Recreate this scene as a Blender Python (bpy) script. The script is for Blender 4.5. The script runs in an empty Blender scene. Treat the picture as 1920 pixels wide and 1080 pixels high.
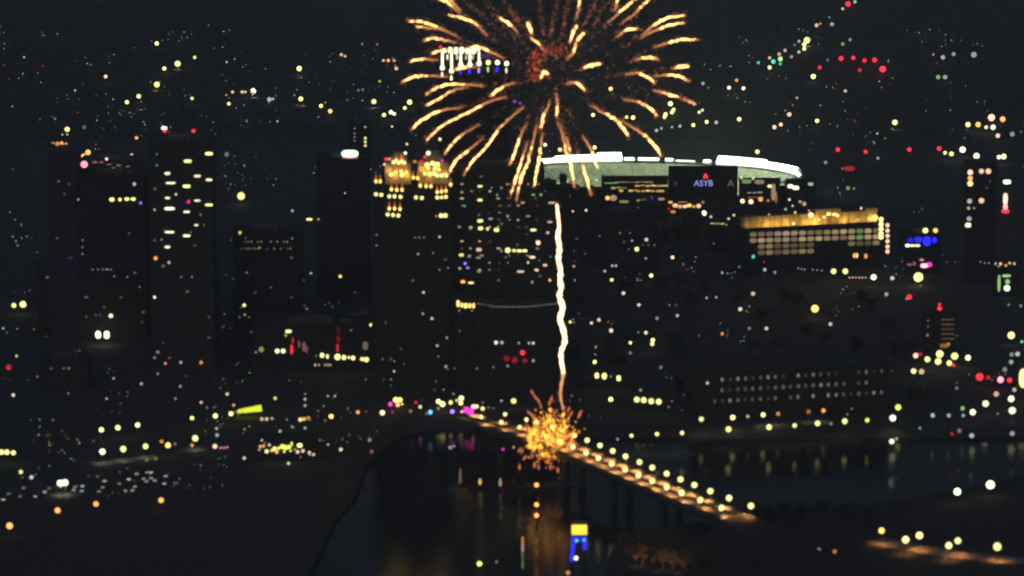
import bpy, bmesh, math, random
from mathutils import Vector, Matrix
random.seed(7)
SC = bpy.context.scene
COL = SC.collection
R = math.radians

# ------------------------------------------------------------------ camera
CAM_Z, PITCH, HFOV = 506.0, R(9.5), R(16.0)
TH = math.tan(HFOV / 2)
cam = bpy.data.cameras.new('camera')
cam.sensor_width = 360.0
cam.lens = 180.0 / TH
cam.clip_start, cam.clip_end = 5.0, 90000.0
cam.dof.use_dof = True
cam.dof.focus_distance = 60000.0
cam.dof.aperture_fstop = 0.64
cam.dof.aperture_blades = 0
cam_o = bpy.data.objects.new('camera', cam)
cam_o.location = (0, 0, CAM_Z)
cam_o.rotation_euler = (R(90) - PITCH, 0, 0)
COL.objects.link(cam_o)
SC.camera = cam_o

# ------------------------------------------------------------------ night sky and moonlight
SUN_EL, SUN_AZ = R(24), R(200)
w = bpy.data.worlds.new('World'); SC.world = w; w.use_nodes = True
nt = w.node_tree; nt.nodes.clear()
sky = nt.nodes.new('ShaderNodeTexSky'); sky.sky_type = 'NISHITA'; sky.sun_disc = False
sky.sun_elevation = SUN_EL; sky.sun_rotation = SUN_AZ
bg = nt.nodes.new('ShaderNodeBackground'); bg.inputs['Strength'].default_value = 0.0185
wo = nt.nodes.new('ShaderNodeOutputWorld')
nt.links.new(sky.outputs[0], bg.inputs[0]); nt.links.new(bg.outputs[0], wo.inputs[0])
sl = bpy.data.lights.new('moon', 'SUN'); sl.energy = 0.004; sl.angle = R(0.5); sl.color = (0.85, 0.92, 1.0)
so = bpy.data.objects.new('moon', sl); COL.objects.link(so)
sd = Vector((math.sin(SUN_AZ) * math.cos(SUN_EL), math.cos(SUN_AZ) * math.cos(SUN_EL), math.sin(SUN_EL)))
so.rotation_euler = sd.to_track_quat('Z', 'Y').to_euler()
SC.view_settings.view_transform = 'Standard'; SC.view_settings.look = 'None'
SC.view_settings.exposure = 0.0; SC.view_settings.gamma = 1.0
SC.view_settings.use_curve_mapping = False
SC.cycles.use_denoising = True
SC.cycles.use_light_tree = True
SC.cycles.max_bounces = 4; SC.cycles.volume_bounces = 0; SC.cycles.diffuse_bounces = 2; SC.cycles.glossy_bounces = 2
SC.cycles.sample_clamp_indirect = 1.5

# ------------------------------------------------------------------ where things stand
CP, SP = math.cos(PITCH), math.sin(PITCH)
CAMV = Vector((0, 0, CAM_Z))
def ray(px, py):
    x = (px - 960) / 960 * TH; y = -(py - 540) / 960 * TH
    return Vector((x, CP + y * SP, -SP + y * CP))
def at_z(px, py, z):
    d = ray(px, py); t = (z - CAM_Z) / d.z
    return CAMV + d * t
def at_y(px, py, Y):
    d = ray(px, py); return CAMV + d * (Y / d.y)
def on_plane(px, py, p, n):
    d = ray(px, py); t = (p - CAMV).dot(n) / d.dot(n)
    return CAMV + d * t
def proj(p):
    v = p - CAMV
    f = v.y * CP - v.z * SP; u = v.y * SP + v.z * CP
    return 960 + v.x / f / TH * 960, 540 - u / f / TH * 960
def mpp(p): return (p - CAMV).length * 2 * TH / 1920
LAND = 6.0
def height(x, y):
    if y < 3900: return LAND
    t = min(1, (y - 3900) / 2400.0); t = t * t * (3 - 2 * t)
    return LAND + t * (150 + 22 * math.sin(x / 420.0 + 1) + 14 * math.sin(x / 190.0 + y / 700.0))
def ground(px, py, up=0.0):
    d = ray(px, py)
    if d.z > -0.02: d.z = -0.02
    t = 1500.0
    while t < 9000:
        p = CAMV + d * t
        if p.z <= height(p.x, p.y) + up:
            lo, hi = t - 20, t
            for _ in range(14):
                m = (lo + hi) / 2; p = CAMV + d * m
                if p.z <= height(p.x, p.y) + up: hi = m
                else: lo = m
            return CAMV + d * hi
        t += 20
    return CAMV + d * 9000

# ------------------------------------------------------------------ materials
MATS = {}
def mat(name, col, rough=0.8, noise=None, bump=0.0, scale=0.3, metal=0.0):
    if name in MATS: return MATS[name]
    m = bpy.data.materials.new(name); m.use_nodes = True
    n = m.node_tree; b = n.nodes['Principled BSDF']
    b.inputs['Roughness'].default_value = rough; b.inputs['Metallic'].default_value = metal
    b.inputs['Base Color'].default_value = (*col, 1)
    tc = n.nodes.new('ShaderNodeTexCoord'); nz = n.nodes.new('ShaderNodeTexNoise')
    nz.inputs['Scale'].default_value = scale; nz.inputs['Detail'].default_value = 4
    n.links.new(tc.outputs['Object'], nz.inputs['Vector'])
    if noise:
        cr = n.nodes.new('ShaderNodeValToRGB')
        cr.color_ramp.elements[0].color = (*noise, 1); cr.color_ramp.elements[1].color = (*col, 1)
        cr.color_ramp.elements[0].position = 0.35; cr.color_ramp.elements[1].position = 0.65
        n.links.new(nz.outputs['Fac'], cr.inputs[0]); n.links.new(cr.outputs[0], b.inputs['Base Color'])
    if bump:
        bp = n.nodes.new('ShaderNodeBump'); bp.inputs['Strength'].default_value = bump
        n.links.new(nz.outputs['Fac'], bp.inputs['Height']); n.links.new(bp.outputs[0], b.inputs['Normal'])
    MATS[name] = m
    return m
CODE = {'Y': ((1.0, 0.93, 0.31), 'pale yellow'), 'W': ((1.0, 1.0, 0.62), 'bright white'), 'O': ((1.0, 0.40, 0.09), 'orange'),
        'P': ((1.0, 0.66, 0.44), 'pinkish'), 'R': ((1.0, 0.03, 0.05), 'red'), 'D': ((0.62, 0.68, 0.64), 'dim white'),
        'G': ((0.45, 0.85, 0.28), 'greenish'), 'T': ((0.10, 0.80, 0.55), 'teal'), 'M': ((1.0, 0.04, 0.55), 'magenta'),
        'V': ((0.35, 0.16, 1.0), 'violet'), 'B': ((0.02, 0.02, 1.0), 'blue'), 'C': ((0.08, 0.55, 1.0), 'cyan'),
        'A': ((1.0, 0.62, 0.14), 'amber'), 'K': ((1.0, 0.35, 0.45), 'pink'), 'L': ((0.85, 1.0, 0.12), 'lime yellow'), 'N': ((1.0, 0.74, 0.36), 'beige')}
def emat(code, level, sample=False):
    level = round(level, 2); key = ('glow', code, level, sample)
    if key in MATS: return MATS[key]
    m = bpy.data.materials.new('glow_%s_%g' % (CODE[code][1].replace(' ', '_'), level)); m.use_nodes = True
    n = m.node_tree; n.nodes.clear()
    e = n.nodes.new('ShaderNodeEmission'); o = n.nodes.new('ShaderNodeOutputMaterial')
    e.inputs[0].default_value = (*CODE[code][0], 1); e.inputs[1].default_value = level
    n.links.new(e.outputs[0], o.inputs[0])
    m.cycles.emission_sampling = 'AUTO' if sample else 'NONE'
    MATS[key] = m
    return m
def rgbmat(name, col, level, sample=False):
    if name in MATS: return MATS[name]
    m = bpy.data.materials.new(name); m.use_nodes = True
    n = m.node_tree; n.nodes.clear()
    e = n.nodes.new('ShaderNodeEmission'); o = n.nodes.new('ShaderNodeOutputMaterial')
    e.inputs[0].default_value = (*col, 1); e.inputs[1].default_value = level
    n.links.new(e.outputs[0], o.inputs[0])
    m.cycles.emission_sampling = 'AUTO' if sample else 'NONE'
    MATS[name] = m
    return m
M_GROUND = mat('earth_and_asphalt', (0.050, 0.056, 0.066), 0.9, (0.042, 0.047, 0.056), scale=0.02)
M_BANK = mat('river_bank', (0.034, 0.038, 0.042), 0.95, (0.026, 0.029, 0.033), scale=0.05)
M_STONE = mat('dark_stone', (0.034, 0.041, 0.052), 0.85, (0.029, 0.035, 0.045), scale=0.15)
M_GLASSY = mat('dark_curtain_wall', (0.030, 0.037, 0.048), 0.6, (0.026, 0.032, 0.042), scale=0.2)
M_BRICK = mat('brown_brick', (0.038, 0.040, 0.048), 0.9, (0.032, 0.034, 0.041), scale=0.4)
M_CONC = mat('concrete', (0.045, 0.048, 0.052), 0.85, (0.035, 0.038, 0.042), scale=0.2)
M_PALE = mat('dark_limestone', (0.036, 0.042, 0.052), 0.85, (0.030, 0.035, 0.044), scale=0.3)  # attic limestone darkened in colour for the walls outside the floodlight
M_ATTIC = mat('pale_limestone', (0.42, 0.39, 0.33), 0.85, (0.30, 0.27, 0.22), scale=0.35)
M_STEEL = mat('dark_steel', (0.12, 0.12, 0.125), 0.5, metal=0.6)
M_ASPH = mat('asphalt', (0.11, 0.105, 0.10), 0.9, (0.07, 0.068, 0.065), scale=0.25)
M_DECK = mat('worn_concrete_deck', (0.30, 0.28, 0.26), 0.85, (0.15, 0.14, 0.13), scale=0.16)
M_BARK = mat('bark', (0.10, 0.075, 0.055), 0.95)
M_LEAF = mat('leaves', (0.06, 0.07, 0.045), 0.85, (0.042, 0.055, 0.034), scale=0.8)
M_DRY = mat('dry_leaves', (0.20, 0.13, 0.07), 0.8, (0.12, 0.08, 0.045), scale=0.8)
M_SEAT = mat('stadium_seats', (0.46, 0.50, 0.42), 0.8, (0.22, 0.28, 0.22), scale=0.3)
M_SUITE = mat('pale_concourse', (0.5, 0.48, 0.42), 0.8, (0.38, 0.36, 0.32), scale=0.3)
M_GRASS = mat('stadium_turf', (0.06, 0.13, 0.04), 0.9, (0.05, 0.10, 0.03), scale=0.1)
M_BLACK = mat('black_paint', (0.03, 0.03, 0.032), 0.6)

# ------------------------------------------------------------------ object helpers
def link(name, data, parent=None):
    o = bpy.data.objects.new(name, data); COL.objects.link(o)
    if parent: o.parent = parent
    return o
def tag(o, label, cat, group=None, kind=None):
    o['label'] = label
    if cat: o['category'] = cat
    if group: o['group'] = group
    if kind: o['kind'] = kind
    return o
def root(name, loc, rz, label, cat, group=None):
    o = link(name, None); o.location = loc; o.rotation_euler = (0, 0, rz)
    o.empty_display_size = 2
    return tag(o, label, cat, group)
def mesh(name, verts, faces, m=None, smooth=False):
    me = bpy.data.meshes.new(name); me.from_pydata([tuple(v) for v in verts], [], faces); me.update()
    for mm in (m if isinstance(m, (list, tuple)) else [m]):
        if mm: me.materials.append(mm)
    if smooth: me.polygons.foreach_set('use_smooth', [True] * len(me.polygons))
    return me
class MB:
    def __init__(s): s.v = []; s.f = []; s.mi = []
    def box(s, x0, x1, y0, y1, z0, z1, mi=0):
        k = len(s.v)
        s.v += [(x0, y0, z0), (x1, y0, z0), (x1, y1, z0), (x0, y1, z0), (x0, y0, z1), (x1, y0, z1), (x1, y1, z1), (x0, y1, z1)]
        s.f += [(k, k+3, k+2, k+1), (k+4, k+5, k+6, k+7), (k, k+1, k+5, k+4), (k+1, k+2, k+6, k+5), (k+2, k+3, k+7, k+6), (k+3, k, k+4, k+7)]
        s.mi += [mi] * 6
    def obox(s, c, ax, ay, az, mi=0):
        k = len(s.v)
        for sz in (-1, 1):
            for sx, sy in ((-1, -1), (1, -1), (1, 1), (-1, 1)): s.v.append(c + ax * sx + ay * sy + az * sz)
        s.f += [(k, k+3, k+2, k+1), (k+4, k+5, k+6, k+7), (k, k+1, k+5, k+4), (k+1, k+2, k+6, k+5), (k+2, k+3, k+7, k+6), (k+3, k, k+4, k+7)]
        s.mi += [mi] * 6
    def lathe(s, prof, n=10, c=(0, 0, 0), mi=0):
        k = len(s.v)
        for r, z in prof:
            for i in range(n):
                a = 2 * math.pi * i / n; s.v.append((c[0] + r * math.cos(a), c[1] + r * math.sin(a), c[2] + z))
        for j in range(len(prof) - 1):
            for i in range(n):
                a, b = k + j * n + i, k + j * n + (i + 1) % n
                s.f.append((a, b, b + n, a + n)); s.mi.append(mi)
        s.f.append(tuple(k + i for i in range(n))[::-1]); s.f.append(tuple(k + (len(prof) - 1) * n + i for i in range(n))); s.mi += [mi, mi]
    def tube(s, pts, rad, n=6, mi=0):
        k = len(s.v); m = len(pts)
        for i, p in enumerate(pts):
            t = (pts[min(i + 1, m - 1)] - pts[max(i - 1, 0)])
            t = t.normalized() if t.length > 1e-6 else Vector((0, 0, 1))
            a = t.cross(Vector((0, 1, 0.1))).normalized(); b = t.cross(a)
            for j in range(n):
                q = 2 * math.pi * j / n; s.v.append(p + (a * math.cos(q) + b * math.sin(q)) * rad[i])
        for i in range(m - 1):
            for j in range(n):
                a, b = k + i * n + j, k + i * n + (j + 1) % n
                s.f.append((a, b, b + n, a + n)); s.mi.append(mi)
        s.f.append(tuple(k + i for i in range(n))[::-1]); s.f.append(tuple(k + (m - 1) * n + i for i in range(n))); s.mi += [mi, mi]
    def tet(s, c, r, mi=0, stretch=None):
        k = len(s.v)
        for q in ((1, 1, 1), (-1, -1, 1), (-1, 1, -1), (1, -1, -1)): s.v.append(c + Vector(q) * (r * random.uniform(0.6, 1.2)) * 0.7)
        s.f += [(k, k+1, k+2), (k, k+3, k+1), (k, k+2, k+3), (k+1, k+3, k+2)]; s.mi += [mi] * 4
    def build(s, name, m, parent=None, smooth=False):
        me = mesh(name, s.v, s.f, m, smooth)
        if any(s.mi): me.polygons.foreach_set('material_index', s.mi)
        return link(name, me, parent)
def unit_box():
    b = MB(); b.box(-0.5, 0.5, -0.5, 0.5, -0.5, 0.5); return mesh('pane', b.v, b.f)
def round_pane():
    """upright pane with rounded corners, one metre across"""
    V = []; k = 14
    for y in (-0.5, 0.5):
        for i in range(k):
            a = 2 * math.pi * (i + 0.5) / k; c, q = math.cos(a), math.sin(a); e = 2 / 3.0
            V.append((0.5 * math.copysign(abs(c) ** e, c), y, 0.5 * math.copysign(abs(q) ** e, q)))
    F = [tuple(range(k)), tuple(range(k, 2 * k))[::-1]] + [(i, i + k, (i + 1) % k + k, (i + 1) % k) for i in range(k)]
    return mesh('pane', V, F)
def disc_pane():
    V = []; k = 12
    for y in (-0.5, 0.5):
        for i in range(k):
            a = 2 * math.pi * i / k; V.append((0.56 * math.cos(a), y, 0.56 * math.sin(a)))
    F = [tuple(range(k)), tuple(range(k, 2 * k))[::-1]] + [(i, i + k, (i + 1) % k + k, (i + 1) % k) for i in range(k)]
    return mesh('pane', V, F)
UNIT = {}
def shared(kind, m, maker):
    key = (kind, m.name)
    if key not in UNIT:
        me = maker(); me.materials.clear(); me.materials.append(m); UNIT[key] = me
    return UNIT[key]
def ball_mesh():
    b = MB(); prof = [(0.001, -1)] + [(math.cos(t), math.sin(t)) for t in [R(a) for a in (-60, -30, 0, 30, 60)]] + [(0.001, 1)]
    b.lathe(prof, 10); return mesh('globe', b.v, b.f, None, True)
LIGHTS = []      # (px, py, distance) of every light, so that nothing is built in front of it
def note(px, py, Y): LIGHTS.append((px, py, Y))
def hides_light(x0, x1, y0, y1, Y):
    return any(x0 < a < x1 and y0 < b < y1 and c > Y for a, b, c in LIGHTS)

# ------------------------------------------------------------------ the setting: river, banks, hills
m = bpy.data.materials.new('river_water'); m.use_nodes = True
n = m.node_tree; n.nodes.clear()
wd_ = n.nodes.new('ShaderNodeBsdfDiffuse'); wd_.inputs[0].default_value = (0.030, 0.034, 0.040, 1)
wg = n.nodes.new('ShaderNodeBsdfGlossy'); wg.inputs[0].default_value = (1, 1, 1, 1); wg.inputs['Roughness'].default_value = 0.075
mx = n.nodes.new('ShaderNodeMixShader'); mx.inputs[0].default_value = 0.075; wout = n.nodes.new('ShaderNodeOutputMaterial')
tc = n.nodes.new('ShaderNodeTexCoord'); nz = n.nodes.new('ShaderNodeTexNoise'); bp = n.nodes.new('ShaderNodeBump')
nz.inputs['Scale'].default_value = 0.16; nz.inputs['Detail'].default_value = 5; bp.inputs['Strength'].default_value = 0.30; bp.inputs['Distance'].default_value = 0.6
n.links.new(tc.outputs['Object'], nz.inputs['Vector']); n.links.new(nz.outputs['Fac'], bp.inputs['Height']); n.links.new(bp.outputs[0], wg.inputs['Normal'])
n.links.new(wd_.outputs[0], mx.inputs[1]); n.links.new(wg.outputs[0], mx.inputs[2]); n.links.new(mx.outputs[0], wout.inputs[0])
M_WATER = m
o = link('river', mesh('river', [(-9000, -3000, 0), (9000, -3000, 0), (9000, 2620, 0), (-9000, 2620, 0)], [(0, 1, 2, 3)], M_WATER)); o['kind'] = 'structure'
BANK_PX = [(-300, 1500), (470, 1240), (560, 1130), (600, 1040), (622, 985), (668, 930), (684, 880), (722, 838), (760, 815), (830, 806), (900, 808), (1150, 822), (1500, 823), (1920, 822), (2300, 822)]
BANK = [at_z(a, b, 0.0) for a, b in BANK_PX]
BANK = [Vector((-9000, BANK[0].y, 0))] + BANK + [Vector((9000, BANK[-1].y, 0))]
def bank_y(x):
    for a, b in zip(BANK, BANK[1:]):
        if a.x <= x <= b.x: return a.y + (b.y - a.y) * (x - a.x) / max(1e-6, b.x - a.x)
    return BANK[-1].y
xs = sorted(set([p.x for p in BANK] + [-6000, -3000, -1800] + list(range(-1200, 1201, 40)) + [1800, 3000, 6000]))
V = []; F = []
rows = [('e', -2, -1.5), ('e', 6, 3.0), ('e', 14, LAND)] + [('a', y) for y in (2560, 2700, 3000, 3400, 3800)] + [('a', y) for y in range(3900, 6400, 100)] + [('a', y) for y in (7000, 9000, 14000, 25000, 60000)]
for r in rows:
    for x in xs:
        if r[0] == 'e': y = bank_y(x) + r[1]; z = r[2]
        else: y = r[1]; z = height(x, y)
        V.append((x * (1 if r[0] == 'e' or r[1] < 9000 else r[1] / 9000), y, z))
nx = len(xs)
for j in range(len(rows) - 1):
    for i in range(nx - 1): F.append((j*nx+i, j*nx+i+1, (j+1)*nx+i+1, (j+1)*nx+i))
o = link('ground', mesh('ground', V, F, M_GROUND, True)); o['kind'] = 'structure'
NEAR_PX = [(1105, 1120), (1150, 1018), (1220, 1000), (1300, 990), (1420, 972), (1600, 958), (1760, 932), (1920, 900), (2200, 880)]
npts = [at_z(a, b, 0.0) for a, b in NEAR_PX]
npts = npts + [Vector((2500, npts[-1].y - 60, 0)), Vector((2500, 1200, 0)), Vector((npts[0].x + 30, 1200, 0))]
V = [(p.x, p.y, -1.5) for p in npts]; k = len(V); cx = sum(p.x for p in npts[:6]) / 6 + 60
V += [(p.x + (5 if i < 9 else 0), p.y - (9 if 0 < i < 9 else 0), LAND) for i, p in enumerate(npts)]
F = [tuple(range(k, 2 * k))[::-1]] + [(i, i + k, (i + 1) % k + k, (i + 1) % k) for i in range(k)]
o = link('near_bank', mesh('near_bank', V, F, M_BANK)); o['kind'] = 'structure'

# ------------------------------------------------------------------ buildings
BLD = []
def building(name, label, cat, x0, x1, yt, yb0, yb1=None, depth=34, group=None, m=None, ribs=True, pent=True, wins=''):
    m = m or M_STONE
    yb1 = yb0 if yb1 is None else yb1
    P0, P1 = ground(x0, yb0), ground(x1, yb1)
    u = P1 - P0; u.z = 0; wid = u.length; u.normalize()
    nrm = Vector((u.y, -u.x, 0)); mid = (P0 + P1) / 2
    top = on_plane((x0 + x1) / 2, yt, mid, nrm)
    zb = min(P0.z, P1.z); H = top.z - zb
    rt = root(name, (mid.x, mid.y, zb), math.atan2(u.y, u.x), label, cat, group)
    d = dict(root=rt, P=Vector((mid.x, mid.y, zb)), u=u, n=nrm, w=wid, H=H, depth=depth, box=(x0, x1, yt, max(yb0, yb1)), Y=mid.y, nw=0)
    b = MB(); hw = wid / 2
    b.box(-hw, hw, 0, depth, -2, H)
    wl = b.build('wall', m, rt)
    if ribs:
        b = MB(); k = max(3, int(wid / 5.5))
        for i in range(k + 1):
            x = -hw + 0.25 + (wid - 0.5) * i / k
            b.box(x - 0.3, x + 0.3, -0.35, 0.1, 0, H - 0.6)
        k = max(2, int(depth / 6))
        for i in range(k + 1):
            y = 0.4 + (depth - 0.8) * i / k
            for s in (-1, 1): b.box(s * hw - 0.33, s * hw + 0.33, y - 0.3, y + 0.3, 0, H - 0.6)
        b.build('pier', m, wl)
        b = MB(); nf = max(1, int(H / 3.8))
        for i in range(1, nf):
            z = H * i / nf; b.box(-hw - 0.12, hw + 0.12, -0.14, depth + 0.1, z - 0.35, z + 0.35)
        b.build('floor_band', m, wl)
    b = MB()
    for a in ((-hw - 0.4, hw + 0.4, -0.45, 0.25), (-hw - 0.4, hw + 0.4, depth - 0.25, depth + 0.4), (-hw - 0.4, -hw + 0.3, 0.25, depth - 0.25), (hw - 0.3, hw + 0.4, 0.25, depth - 0.25)):
        b.box(*a, H - 0.5, H + 1.1)
    rf = b.build('parapet', m, rt)
    if pent:
        b = MB(); b.box(-hw * 0.45, hw * 0.3, depth * 0.3, depth * 0.75, H, H + 3.2); b.box(hw * 0.4, hw * 0.6, depth * 0.4, depth * 0.6, H, H + 1.9)
        b.build('plant_room', M_STEEL, rt)
    BLD.append(d)
    if wins: windows(d, wins)
    return d
def local(d, px, py):
    p = on_plane(px, py, d['P'], d['n']); v = p - d['P']
    return v.dot(d['u']), v.z, mpp(p), p
def lit(d, px, py, wpx, hpx, code, level, name='window', off=-0.55, thick=0.4, parent=None):
    lx, lz, s, p = local(d, px, py)
    rnd = abs(wpx - hpx) < 2.1
    o = link(name, shared('disc_pane' if rnd else 'round_pane', emat(code, level), disc_pane if rnd else round_pane), parent or d['root'])
    o.location = (lx, off, lz)
    o.scale = (max(2.2, wpx - 4) * s, thick, max(2.2, hpx - 4) * s)
    note(px, py, p.y - 1.5); d['nw'] += 1
    return o
def parse(sx):
    for t in sx.replace('\n', ';').split(';'):
        t = t.split()
        if not t: continue
        px, py = float(t[0]), float(t[1])
        a = t[2].split('x'); wv = float(a[0]); hv = float(a[-1])
        yield px, py, wv, hv, t[3][0], (float(t[3][1:]) if len(t[3]) > 1 else None)
def lev(code, s, given):
    if given: return given
    base = {'D': 0.9, 'Y': 1.9, 'W': 2.1, 'O': 2.0, 'P': 1.6, 'R': 2.0, 'G': 1.2, 'T': 1.2}.get(code, 2.0)
    if s < 7: base *= 0.7
    if s < 5.5: base *= 0.75
    return base
def windows(d, sx):
    for px, py, a, h, c, g in parse(sx):
        if a >= 24 and h < 13 and d['root'].name not in ('golden_hotel',):
            k = int(a / 8.5); w1 = a / k
            for i in range(k):
                if random.random() < 0.9: lit(d, px - a / 2 + (i + 0.5) * w1, py + random.uniform(-0.6, 0.6), w1 + random.uniform(1.5, 4), h * random.uniform(0.7, 1.1), c, lev(c, a, g) * random.uniform(0.45, 1.4))
        else: lit(d, px, py, a, h, c, lev(c, max(a, h), g))
def specks(d, nn, area=None, lo=0.12, hi=0.5):
    """faint small windows too small to pick apart: one part of the building"""
    b = MB(); hw = d['w'] / 2; s = mpp(d['P'])
    for _ in range(int(nn * 0.55 + 1)):
        x = random.uniform(-hw + 2, hw - 2); z = random.uniform(6, d['H'] - 4)
        z = round(z / 3.8) * 3.8; k = random.choice((0, 0, 1, 2))
        a = random.uniform(0.5, 1.1); c = random.uniform(0.5, 0.8)
        b.box(x - a, x + a, -0.5, -0.3, z - c, z + c, k)
    if b.v:
        o = b.build('dim_windows', [emat('D', 0.16), emat('P', 0.16), emat('Y', 0.22)], d['root']); o['kind'] = 'stuff'

# gold crowned tower
gold = building('crown_tower', 'tall tower with golden lit twin crown beside the firework', 'tower', 703, 848, 348, 722, m=M_PALE, depth=42, pent=False)
hw = gold['w'] / 2
def bay(d, xa, xb, yt, y0, y1, name, zlow):
    a, z, s, _ = local(d, xa, yt); c, _, _, _ = local(d, xb, yt)
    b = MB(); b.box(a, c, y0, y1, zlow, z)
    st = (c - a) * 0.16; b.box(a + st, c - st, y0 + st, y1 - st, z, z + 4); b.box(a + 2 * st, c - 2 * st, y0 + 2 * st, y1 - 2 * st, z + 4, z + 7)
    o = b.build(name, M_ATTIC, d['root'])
    for k_ in range(4):
        l = bpy.data.lights.new('crown_flood', 'POINT'); l.energy = 900; l.color = (1.0, 0.5, 0.06); l.shadow_soft_size = 0.4
        lo = link('crown_flood', l, d['root']); lo.location = (a + (c - a) * (k_ + 0.5) / 4, -2.2, z - 5 - 4 * (k_ % 2))
    return a, c, z
a1, c1, z1 = bay(gold, 722, 770, 306, 0.3, 20, 'crown_bay', gold['H'] - 1)
a2, c2, z2 = bay(gold, 784, 841, 304, 0.3, 20, 'crown_bay', gold['H'] - 1)
for px, z in ((760, z1), (803, z2)):
    x, _, _, _ = local(gold, px, 300)
    b = MB(); b.lathe([(0.9, 0), (0.6, 5), (0.12, 13)], 8, (x, 8, z + 5)); b.build('spire', M_PALE, gold['root'])
windows(gold, '''705 364 10 Y;715 365 10 Y;730 368 10 Y;740 368 10 Y;751 369 10 Y;727 402 10 Y;737 403 10 Y;747 404 10 Y;780 370 10 Y;791 371 10 Y
820 370 10 Y;828 370 9 Y;836 369 10 Y;827 404 11 Y;835 404 11 Y;818 405 6 P;734 327 11 Y;754 328 11 Y;738 304 10 Y;748 305 10 Y;758 305 10 Y
801 309 11 A4;811 306 11 A4;820 308 11 A4;797 325 9 A4;806 326 10 A4;814 325 10 A4;820 329 10 Y;828 329 10 Y;837 329 10 Y;803 316 9 A3;815 316 9 A3;823 318 9 A3
724 298 9 R;753 293 8 R;778 303 11x8 O.9;790 303 9 R1.2;797 294 8 R;829 301 8 M1.4;721 308 8 P;730 298 7 P;763 270 7 W;760 287 9 W;803 287 11 W''')  # amber panes put the crown wall's golden floodlight into emission
def wash_drop(d, px, py, hpx=16):  # glowing teardrop that puts an uplight's wash on the wall into emission
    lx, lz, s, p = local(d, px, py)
    if 'wash_drop' not in UNIT:
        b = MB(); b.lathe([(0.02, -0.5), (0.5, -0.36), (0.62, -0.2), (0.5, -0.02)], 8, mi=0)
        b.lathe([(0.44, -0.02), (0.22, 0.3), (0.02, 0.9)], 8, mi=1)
        me = mesh('uplight_wash', b.v, b.f, [emat('A', 3.2), rgbmat('wash_fade', (1, 0.30, 0.05), 0.9)]); me.polygons.foreach_set('material_index', b.mi); UNIT['wash_drop'] = me
    o = link('uplight_wash', UNIT['wash_drop'], d['root']); o.location = (lx, -0.8, lz); o.scale = (4.2 * s, 1.2, hpx * s * 0.8)
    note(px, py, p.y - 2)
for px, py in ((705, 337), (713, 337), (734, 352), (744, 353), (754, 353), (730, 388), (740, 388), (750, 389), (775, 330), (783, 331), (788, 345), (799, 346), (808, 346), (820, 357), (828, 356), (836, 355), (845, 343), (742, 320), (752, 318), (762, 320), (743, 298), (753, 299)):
    wash_drop(gold, px, py)
specks(gold, 14)

office = building('office_tower', 'broad office tower of scattered lit windows beside the rising firework', 'tower', 856, 1019, 318, 712, m=M_GLASSY, depth=40)
a_, z_, _, _ = local(office, 1019.5, 372); c_, _, _, _ = local(office, 1046, 372)
b = MB(); b.box(a_ + 0.3, c_, 0.02, 34, -2, z_); b.box(a_ + 0.3, c_ + 0.4, -0.4, 0.3, z_, z_ + 1); b.build('side_wing', M_GLASSY, office['root'])
office['box'] = (856, 1046, 345, 712)
windows(office, '''900 349 13x7 Y;900 375 13x8 Y;900 414 14x9 Y;901 428 13x10 Y;914 429 9 P;931 431 13x10 Y2;898 403 6 D;920 410 12x6 D;952 405 8 D.6;990 405 12x7 D.5;1000 431 15x8 Y1.8
1031 416 13x6 P1.2;1027 436 8 P1.2;1009 455 11 P2.2;952 469 12x12 Y2.4;974 470 30x9 Y2.4;940 470 8 D.5;948 482 6 D.6;998 482 15x8 P1.8;990 492 7 Y1.5;976 509 17x7 P1.4;1006 506 11x8 P1.8;1022 497 12x8 P1.2
1032 481 6 T.6;1031 525 8 A1.6;935 525 6 D;998 529 9 D.4;866 452 10x5 P1;865 478 12x9 Y1.6;880 480 9 D.5;898 468 14x10 P1.1;897 483 13x6 D.7;872 494 9x8 V2;877 502 9x7 V2;862 503 8 P.8;898 509 12x7 G.5
868 528 12x9 O2.2;883 530 14x7 Y2;871 386 7 T1;866 360 8 D.6;882 427 9 D.7;861 425 8 D.5;932 365 7 D.7;922 352 6 D;940 352 8 D.4;980 380 11x7 P.7;1000 365 11x7 G.6;1014 365 8 G.7;1035 380 18x7 P.9;885 552 6 D;1010 345 7 D.4''')
random.seed(44)
for i in range(9):
    for j in range(13):
        if random.random() < 0.42: lit(office, 866 + i * 17.5 + random.uniform(-2, 2), 345 + j * 13.4, random.uniform(6, 11), 6, random.choice('DPNY'), random.choice((0.1, 0.2, 0.35, 0.6, 1.0)))
specks(office, 20)
podium = building('curved_podium', 'low podium with a string of dim lamps below the office tower', 'building', 893, 1046, 571, 738, m=M_STONE, depth=26, ribs=False, pent=False)
for i in range(26):
    px = 897 + i * 5.8; py = 573 - 4 * math.sin(0) - 6 * max(0, (i - 16) / 9.0) + (2 if i > 4 else -4 + i)
    lit(podium, px, py, 5.5, 6, 'D', random.uniform(0.25, 0.6), 'string_lamp')
bar = building('rooftop_bar', 'narrow building with a glowing golden rooftop storey below the office tower', 'building', 852, 892, 560, 728, m=M_STONE, depth=18, ribs=True, pent=False)
windows(bar, '859 569 9x16 A3;866 572 8x12 A3;873 573 10x13 A3;881 573 9x12 A3;888 573 8x13 A3;861 582 5 P;885 582 6 P.8')
tower_l = building('window_tower', 'dark slab tower with white strip windows under two red beacons', 'tower', 286, 402, 266, 690, m=M_GLASSY, depth=34)
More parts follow.
